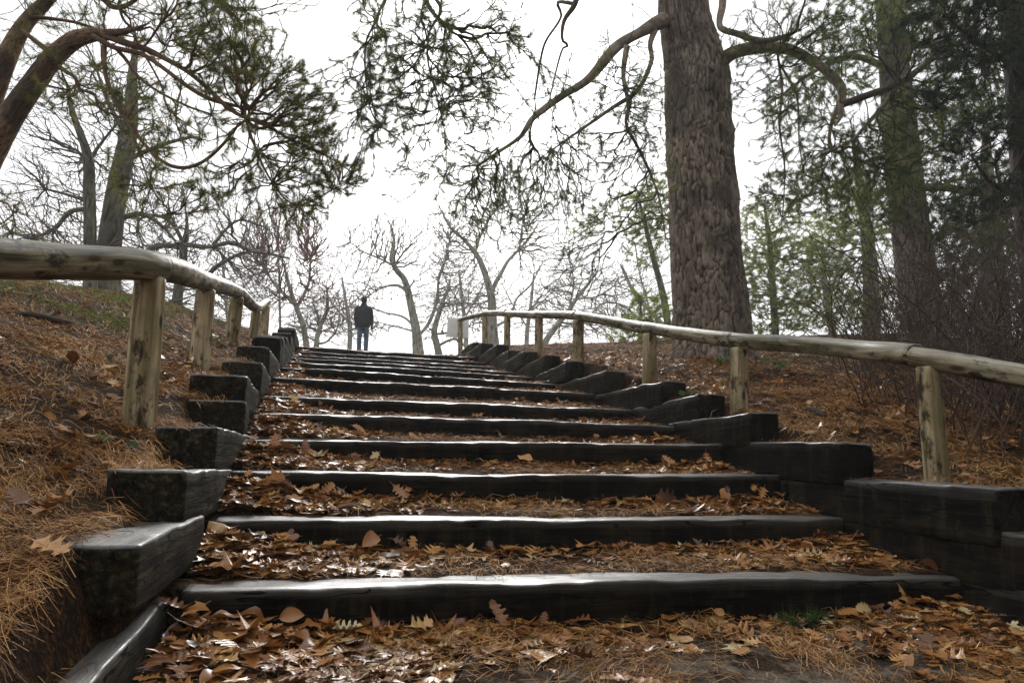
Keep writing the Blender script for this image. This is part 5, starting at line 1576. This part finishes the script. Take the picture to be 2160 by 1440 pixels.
lone_leaf(1042, 1308, 0.090, 6, 0.70, (0.35, 0.5, 0.5, 0.35, 1), 3.0, 1.25, -1.57, 0.06, "fallen_leaf", "rounded orange-tan leaf standing upright against the middle of the lowest step")
lone_leaf(945, 1315, 0.13, 2, 0.50, (0.1, 0.2, 0.2, 0.1, 1), 0.2, 1.2, -1.5, 0.06, "fallen_leaf", "brown spiky oak leaf standing against the lowest step left of the rounded leaf")
lone_leaf(1225, 1405, 0.12, 3, 0.22, (0.7, 1.2, 0.3, 0.3, 2), 1.2, 0.25, 0.5, 0.03, "fallen_leaf", "dark curled wet leaf alone on the gritty path in front")
lone_leaf(1590, 1366, 0.085, 4, 0.88, (0.1, 0.3, 0.2, 0.2, 3), 1.4, 0.15, -1.2, 0.02, "fallen_leaf", "small bright orange leaf on the needles below the right of the lowest step")
lone_leaf(1962, 1206, 0.09, 6, 0.25, (0.3, 0.6, 0.3, 0.1, 0), 1.2, 0.9, -1.4, 0.03, "fallen_leaf", "reddish oval leaf at the dark right end of the first tread")

proj = []
for L in LEAVES:
    u, v, z = project(L[0])
    proj.append(L[2]/z if (0 < u < 2160 and 0 < v < 1460 and z > 0.3) else 0)
rank = np.argsort(-np.array(proj))
single = set(rank[:285].tolist())
ORD = ["", "first", "second", "third", "fourth", "fifth", "sixth", "seventh", "eighth", "ninth", "tenth", "eleventh", "twelfth", "top"]
TONE = ["dark brown", "brown", "chestnut", "orange-brown", "tan", "pale"]
KIND = ["oak leaf", "oak leaf", "oak leaf", "oak leaf", "oak leaf", "maple leaf", "oval leaf"]
def zone_text(z, p, tpl, q, upright, size):
    kind = ("large " if size > 0.105 else "small " if size < 0.082 else "") + TONE[q] + (" upright " if upright > 0.75 else " tilted " if upright > 0.25 else " ") + KIND[tpl]
    if z[0] == "left":
        w_ = "near the path end" if p[1] < 2.6 else ("below the first post" if p[1] < 4.0 else "beyond the first post")
        return "%s among the needles of the left bank %s" % (kind, w_), "leaves on the left bank"
    if z[0] == "right":
        w_ = "before the nearest post" if p[1] < 3.3 else "beyond the nearest post"
        return "%s on the right bank %s" % (kind, w_), "leaves on the right bank"
    side = ["left end", "left of middle", "middle", "right of middle", "right end"][min(4, max(0, int((p[0]-XL)/(XR-XL)*5)))]
    if z[1] == 0:
        row = "against the lowest riser" if p[1] > 2.72 else ("just off the lowest riser" if p[1] > 2.5 else "at the path's front")
        return "%s %s, %s" % (kind, row, side), "leaves on the path before the lowest step"
    back = "against the riser" if p[1] > SY[min(z[1], NS-1)]-0.14 else "on the open part"
    return "%s %s of %s tread, %s" % (kind, back, ORD[z[1]], side), "leaves on the %s tread" % ORD[z[1]]
VAR = []
for t_ in range(7):
    for q in range(6):
        V, F = TPL[t_]
        bd = (lrng.normal(0.08, 0.18), lrng.normal(0.15, 0.45), lrng.normal(0.08, 0.3), lrng.normal(0, 0.25), lrng.uniform(0, 6))
        me_o = mesh_obj("fallen_leaf", bent(V, *bd), F, M['leaf'], None, attrs={'tint': np.full(len(V), np.clip([0.12, 0.32, 0.48, 0.62, 0.78, 0.95][q]+lrng.normal(0, 0.04), 0, 1))})
        VAR.append(me_o)
used = set()
sv_, sf_, st_, so = [], [], [], 0
for i, (p, R, s_, tpl, bd, tn, zone) in enumerate(LEAVES):
    if i in single:
        vi = tpl*6 + int(np.argmin(np.abs(np.array([0.12, 0.32, 0.48, 0.62, 0.78, 0.95])-tn)))
        if vi in used:
            ob = VAR[vi].copy()
            COL.objects.link(ob)
        else:
            ob = VAR[vi]
            used.add(vi)
        ob.matrix_world = Matrix.Translation(p) @ Matrix((R*s_).tolist()).to_4x4()
        lab, grp = zone_text(zone, p, tpl, vi % 6, math.acos(max(-1, min(1, R[2, 2]))), s_)
        tag(ob, lab, "leaf", grp)
    else:
        V, F = TPL[tpl]
        sv_.append((bent(V, *bd)*s_) @ R.T + p)
        sf_.append(F+so)
        st_.append(np.full(len(V), tn))
        so += len(V)
for vi, ob in enumerate(VAR):
    if vi not in used:
        bpy.data.objects.remove(ob)
lo = mesh_obj("leaf_litter", np.concatenate(sv_), np.concatenate(sf_), M['leaf'], None, attrs={'tint': np.concatenate(st_)})
lo["kind"] = "stuff"
tag(lo, "wet brown oak and maple leaves heaped along the treads and banks", "leaf litter")

# ------------------------------------------------------------------ needle litter
def needle_field(boxes, rng):
    P = []
    for (x0, x1, y0, y1, dens, wfun) in boxes:
        n = int((x1-x0)*(y1-y0)*dens)
        x, y = rng.uniform(x0, x1, n), rng.uniform(y0, y1, n)
        keep = rng.random(n) < np.clip(0.55+0.75*vnoise(np.stack([x*4, y*4, 0*x], -1), 31), 0.08, 1)
        if wfun is not None:
            keep &= rng.random(n) < wfun(x, y)
        P.append(np.stack([x[keep], y[keep]], -1))
    P = np.concatenate(P)
    n = len(P)
    x, y = P[:, 0], P[:, 1]
    z = hz_arr(x, y) + np.abs(rng.normal(0, 0.010, n)) + 0.012*np.clip(vnoise(np.stack([x*7, y*7, 0*x], -1), 33), 0, 1) + 0.003
    onl = (x > XL-0.30) & (x < XL-0.02)
    onr = (x > XR+0.02) & (x < XR+0.24)
    for on, tab in ((onl, lb), (onr, rb)):
        bt = block_top(y, tab)
        z = np.where(on & (bt < 50) & (bt > z), bt+0.004+rng.uniform(0, 0.008, n), z)
    base = np.stack([x, y, z], -1)
    sw = 2.4*vnoise(np.stack([x*2.2, y*2.2, 0*x], -1), 35)
    az = sw + rng.normal(0, 0.75, n) + np.where(rng.random(n) < 0.5, 0, math.pi)
    pit = rng.normal(0.05, 0.22, n)
    d = np.stack([np.cos(az)*np.cos(pit), np.sin(az)*np.cos(pit), np.sin(pit)], -1)
    # follow the slope of the bank
    gx = (hz_arr(x+0.06, y)-hz_arr(x-0.06, y))/0.12
    gy = (hz_arr(x, y+0.06)-hz_arr(x, y-0.06))/0.12
    d[:, 2] += np.clip(gx, -0.6, 0.6)*d[:, 0] + np.clip(gy, -0.3, 0.6)*d[:, 1]
    side = np.stack([-np.sin(az), np.cos(az), rng.normal(0, 0.5, n)], -1)
    L = rng.uniform(0.06, 0.135, n)[:, None]
    bow = side*rng.normal(0, 0.14, n)[:, None]*L + np.stack([0*x, 0*x, np.abs(rng.normal(0, 0.10, n))*L[:, 0]], -1)
    dist = np.linalg.norm(base-CAMP, axis=1)
    w_ = (0.0012 + 0.00034*dist)[:, None]*rng.uniform(0.7, 1.2, (n, 1))
    a, m, e = base - d*L/2, base + bow, base + d*L/2
    V = np.stack([a-side*w_/2, a+side*w_/2, m-side*w_/2, m+side*w_/2, e], 1).reshape(-1, 3)
    o = np.arange(n)[:, None]*5
    F4 = o + np.array([0, 1, 3, 2])
    F3 = o + np.array([2, 3, 4])
    tn = np.repeat(np.clip(rng.beta(2.2, 2.4, n) + 0.18*vnoise(np.stack([x*3, y*3, 0*x], -1), 37), 0, 1), 5)
    return V, F4, F3, tn

nrng = np.random.default_rng(5)
tread_w = lambda x, y: np.where((stair_frac(y) > 0.17) | (y < 2.8), 1.0, 0.06)
def stair_frac(y):
    d = np.full(y.shape, 9.0)
    for s in SY:
        q = y-s
        d = np.where((q >= 0) & (q < d), q, d)
    return d
FIELDS = [("needle_litter", "orange-brown pine needles matted over the left bank", [(-3.2, XL-0.16, 0.8, 4.2, 9500, None), (XL-0.27, XL-0.02, 0.8, 9.0, 3200, lambda x, y: np.clip((XL-0.05-x)/0.16, 0, 1)**1.5), (-3.6, XL-0.28, 4.2, 6.5, 5600, None), (-5, XL-0.3, 6.5, 10.5, 1500, lambda x, y: 1-0.85*np.clip((-x-1.7)/0.7, 0, 1)*np.clip((y-6.8)/1.5, 0, 1)*np.clip(0.6+0.9*vnoise(np.stack([x*1.2, y*1.2, 0*x], -1), 21), 0, 1)), (-6, XL-0.3, 10.5, 15, 500, None)]),
          ("needle_litter", "orange-brown pine needles strewn over the right bank behind the blocks", [(XR+0.25, 5.2, 1.8, 6.0, 3800, None), (XR+0.03, XR+0.25, 1.0, 9.0, 350, None), (XR+0.25, 6.5, 6.0, 10.5, 1400, None), (5.2, 8.0, 3.0, 6.0, 700, None), (XR+0.25, 7.5, 10.5, 14, 500, None)]),
          ("needle_litter", "brown pine needles spread over the treads and the path in front", [(XL, XR, 1.6, 2.84, 9500, lambda x, y: np.clip((y-2.1)/0.45+0.3, 0.3, 1)), (XL, XR, 2.84, 5.0, 3600, tread_w), (XL, XR, 5.0, 8.5, 1900, tread_w), (XL, XR, 8.5, 14.5, 900, tread_w)])]
for nm, lab, bx in FIELDS:
    V, F4, F3, tn = needle_field(bx, nrng)
    ob = mesh_obj(nm, V, [F4, F3], M['litter'], None, smooth=False, attrs={'tint': tn})
    ob["kind"] = "stuff"
    tag(ob, lab, "pine needles")

# short grass on the crest of the left bank and in places on the right
n = 60000
gx = np.concatenate([nrng.uniform(-7, -1.6, n), nrng.uniform(4.2, 8.5, 5000)])
gy = np.concatenate([nrng.uniform(6.8, 13.5, n), nrng.uniform(6.5, 12, 5000)])
k_ = nrng.random(len(gx)) < np.clip(0.5+1.1*vnoise(np.stack([gx*1.2, gy*1.2, 0*gx], -1), 21), 0, 1)
gx, gy = gx[k_], gy[k_]
n = len(gx)
gb = np.stack([gx, gy, hz_arr(gx, gy)], -1)
gd = nrng.normal(0, 0.45, (n, 3))
gd[:, 2] = 1
gs = nrng.normal(size=(n, 3))
gs[:, 2] = 0
gs /= np.linalg.norm(gs, axis=1)[:, None]
V = np.stack([gb-gs*0.004, gb+gs*0.004, gb+gd*nrng.uniform(0.02, 0.065, (n, 1))], 1).reshape(-1, 3)
go = mesh_obj("grass", V, np.arange(len(V)).reshape(-1, 3), M['grass'], None, smooth=False, attrs={'tint': np.repeat(nrng.random(n), 3)})
go["kind"] = "stuff"
tag(go, "thin short grass on the crest of the left bank and beside the big pine", "grass")

# ------------------------------------------------------------------ small plants, sticks
def round_leaf(c, r, nrm, az, tint, parent):
    th = np.linspace(0.25, 2*math.pi-0.25, 16)
    rr_ = r*(0.92+0.1*np.cos(th*5))
    loc = np.concatenate([[[0, 0, 0]], np.stack([rr_*np.cos(th), rr_*np.sin(th), 0.18*r*np.ones(16)], -1)])
    R = rot_from(az, nrm[0], nrm[1])
    F = np.array([[0, i, i+1] for i in range(1, 16)])
    ob = mesh_obj("leaf", loc @ R.T + np.array(c), F, M['green'], None, attrs={'tint': np.full(17, tint)})
    under(ob, parent)
def weed(px, py, n, r, hgt, label, seed):
    rng = np.random.default_rng(seed)
    p = ground_at(px, py)
    root = empty("green_weed", label, "plant", "small green weeds on the banks", loc=tuple(p))
    C, R = [], []
    for _ in range(n):
        e = p + np.array([rng.normal(0, hgt*0.9), rng.normal(0, hgt*0.9), hgt*rng.uniform(0.4, 1.1)])
        C.append([p, p*0.5+e*0.5+np.array([0, 0, hgt*0.12]), e])
        R.append([0.0022, 0.0018, 0.0014])
        round_leaf(e, r*rng.uniform(0.7, 1.2), (rng.uniform(0.2, 0.8), rng.uniform(-2.4, -0.7)), rng.uniform(0, 6), rng.random(), root)
    V, F = tubes_mesh(np.array(C), np.array(R), 4)
    under(mesh_obj("stem", V, F, M['green'], None, attrs={'tint': np.full(len(V), 0.4)}), root)
weed(205, 938, 2, 0.040, 0.035, "round green weed leaves left of the nearest left post's foot", 1)
weed(276, 950, 3, 0.032, 0.030, "pale green weed leaves touching the nearest left post's foot", 2)
weed(228, 760, 5, 0.026, 0.05, "small yellow-green weed on the needles left of the nearest left post", 3)
weed(455, 735, 5, 0.035, 0.06, "small green weed between the second and third left posts", 4)
weed(1520, 772, 9, 0.045, 0.12, "green weeds at the foot of the big pine trunk", 5)
weed(1310, 818, 4, 0.035, 0.05, "green weed between the blocks and the third right post", 6)
weed(1640, 790, 8, 0.045, 0.12, "green weeds under the bend of the right handrail", 7)
weed(1450, 840, 4, 0.035, 0.06, "green weed behind a dark block beside the second right post", 8)

def stick(px, py, px2, py2, r, label, name="fallen_branch"):
    a, b = ground_at(px, py), ground_at(px2, py2)
    a[2] += r*0.6
    b[2] += r*0.6
    m = (a+b)/2
    m[2] = hz(m[0], m[1]) + r*1.2
    q = empty(name, label, "branch", loc=tuple(m))
    tube("stick", [a, a*0.6+m*0.4+np.array([0, 0, 0.01]), m+np.array([0.02, 0, 0.0]), b*0.7+m*0.3, b], [r*0.5, r*0.9, r, r*0.8, r*0.45], M['bark_dark'], q, seed=int(px), sides=10, step=0.03, rough=0.2, lump=0.15)
    tube("twig_stub", [m, m+np.array([0.05, 0.03, 0.05])], [r*0.4, r*0.2], M['bark_dark'], q, seed=3, sides=7, step=0.02, rough=0.1)
stick(32, 668, 158, 688, 0.030, "dark dead branch lying on the needles high on the left bank")
stick(1698, 868, 1740, 882, 0.025, "short curved piece of bark on the right bank behind a block", "bark_piece")

def sprig(px, py, label):
    p = ground_at(px, py)
    root = empty("pine_sprig", label, "sprig", loc=tuple(p))
    rng = np.random.default_rng(4)
    C, R = [], []
    for k in range(5):
        a = rng.uniform(0, 6.28)
        e = p + np.array([math.cos(a)*0.09, math.sin(a)*0.06, 0.045])
        C.append([p+np.array([0, 0, 0.01]), (p+e)/2+np.array([0, 0, 0.015]), e])
        R.append([0.003, 0.0025, 0.002])
    C, R = np.array(C), np.array(R)
    V, F = tubes_mesh(C, R, 4)
    under(mesh_obj("stem", V, F, M['twig_dark'], None, attrs={'tint': np.full(len(V), 0.5)}), root)
    needles_obj("needles", C, np.ones(len(C)), M['green'], root, rng, per=5, nn=14, ln=0.07, wd=0.0025, spread=0.8, hang=-0.1)
sprig(1690, 1328, "fresh green pine sprig on the needles below the lowest step at right")

# ------------------------------------------------------------------ unseen wood added behind and right of the viewer to block light
wr = np.random.default_rng(99)
n = 42000
wx = wr.uniform(-22, 24, n)
wy = wr.uniform(-24, -2.5, n)
wz = 0.3 + 13*wr.random(n)**0.8
wx = np.concatenate([wx, wr.uniform(4.6, 18, 60000)])  # close clump out of frame, added to darken the right bank
wy = np.concatenate([wy, wr.uniform(-3, 2.2, 60000)])
wz = np.concatenate([wz, 0.4+9*wr.random(60000)])
cl = vnoise(np.stack([wx*0.45, wy*0.45, wz*0.45], -1), 55) > -0.25
wx, wy, wz = wx[cl], wy[cl], wz[cl]
n = len(wx)
c = np.stack([wx, wy, wz], -1)
u = wr.normal(size=(n, 3)); u /= np.linalg.norm(u, axis=1)[:, None]
v = np.cross(u, wr.normal(size=(n, 3))); v /= np.linalg.norm(v, axis=1)[:, None]
s_ = np.where(wy > -3, 0.45, 1.0)[:, None]*wr.uniform(0.12, 0.30, (n, 1))
V = np.stack([c-u*s_, c+v*s_*0.35, c+u*s_, c-v*s_*0.35], 1).reshape(-1, 3)
wo = mesh_obj("shade_woodland", V, np.arange(len(V)).reshape(-1, 4), M['needle_dark'], None, smooth=False, attrs={'tint': np.repeat(wr.random(n), 4)})
wo["kind"] = "stuff"
tag(wo, "unseen dense pine wood added behind and right of the viewer for shade", "wood")
tk = []
for _ in range(40):
    x, y = wr.uniform(-20, 22), wr.uniform(-22, -4)
    tk.append([[x, y, hz(x, y)-0.3], [x+wr.normal(0, .2), y, 6.0], [x+wr.normal(0, .4), y, 13.0]])
V, F = tubes_mesh(np.array(tk, float), np.tile(np.array([[0.26, 0.19, 0.08]]), (40, 1)), 10)
wt = mesh_obj("trunks", V, F, M['bark_dark'], wo, attrs={'grain': V, 'plate': np.ones(len(V))})  # trunks for the added wood, also out of view
wt["kind"] = "stuff"

# ------------------------------------------------------------------ misty air
def haze_box(x0, x1, y0, y1, z0, z1, dens):
    V = np.array([[x, y, z] for z in (z0, z1) for y in (y0, y1) for x in (x0, x1)])
    F = np.array([[0, 2, 3, 1], [4, 5, 7, 6], [0, 1, 5, 4], [2, 6, 7, 3], [0, 4, 6, 2], [1, 3, 7, 5]])
    m = bpy.data.materials.new("misty_air")
    m.use_nodes = True
    t = m.node_tree
    t.nodes.clear()
    vol = t.nodes.new('ShaderNodeVolumePrincipled')
    vol.inputs['Color'].default_value = (0.97, 0.98, 1.0, 1)
    vol.inputs['Density'].default_value = dens
    vol.inputs['Anisotropy'].default_value = 0.0
    o = t.nodes.new('ShaderNodeOutputMaterial')
    t.links.new(vol.outputs['Volume'], o.inputs['Volume'])
    hz_o = mesh_obj("haze", V, F, m, None, smooth=False)
    hz_o["kind"] = "stuff"
haze_box(-165, 165, -62, 262, -11, 19, 0.0022)
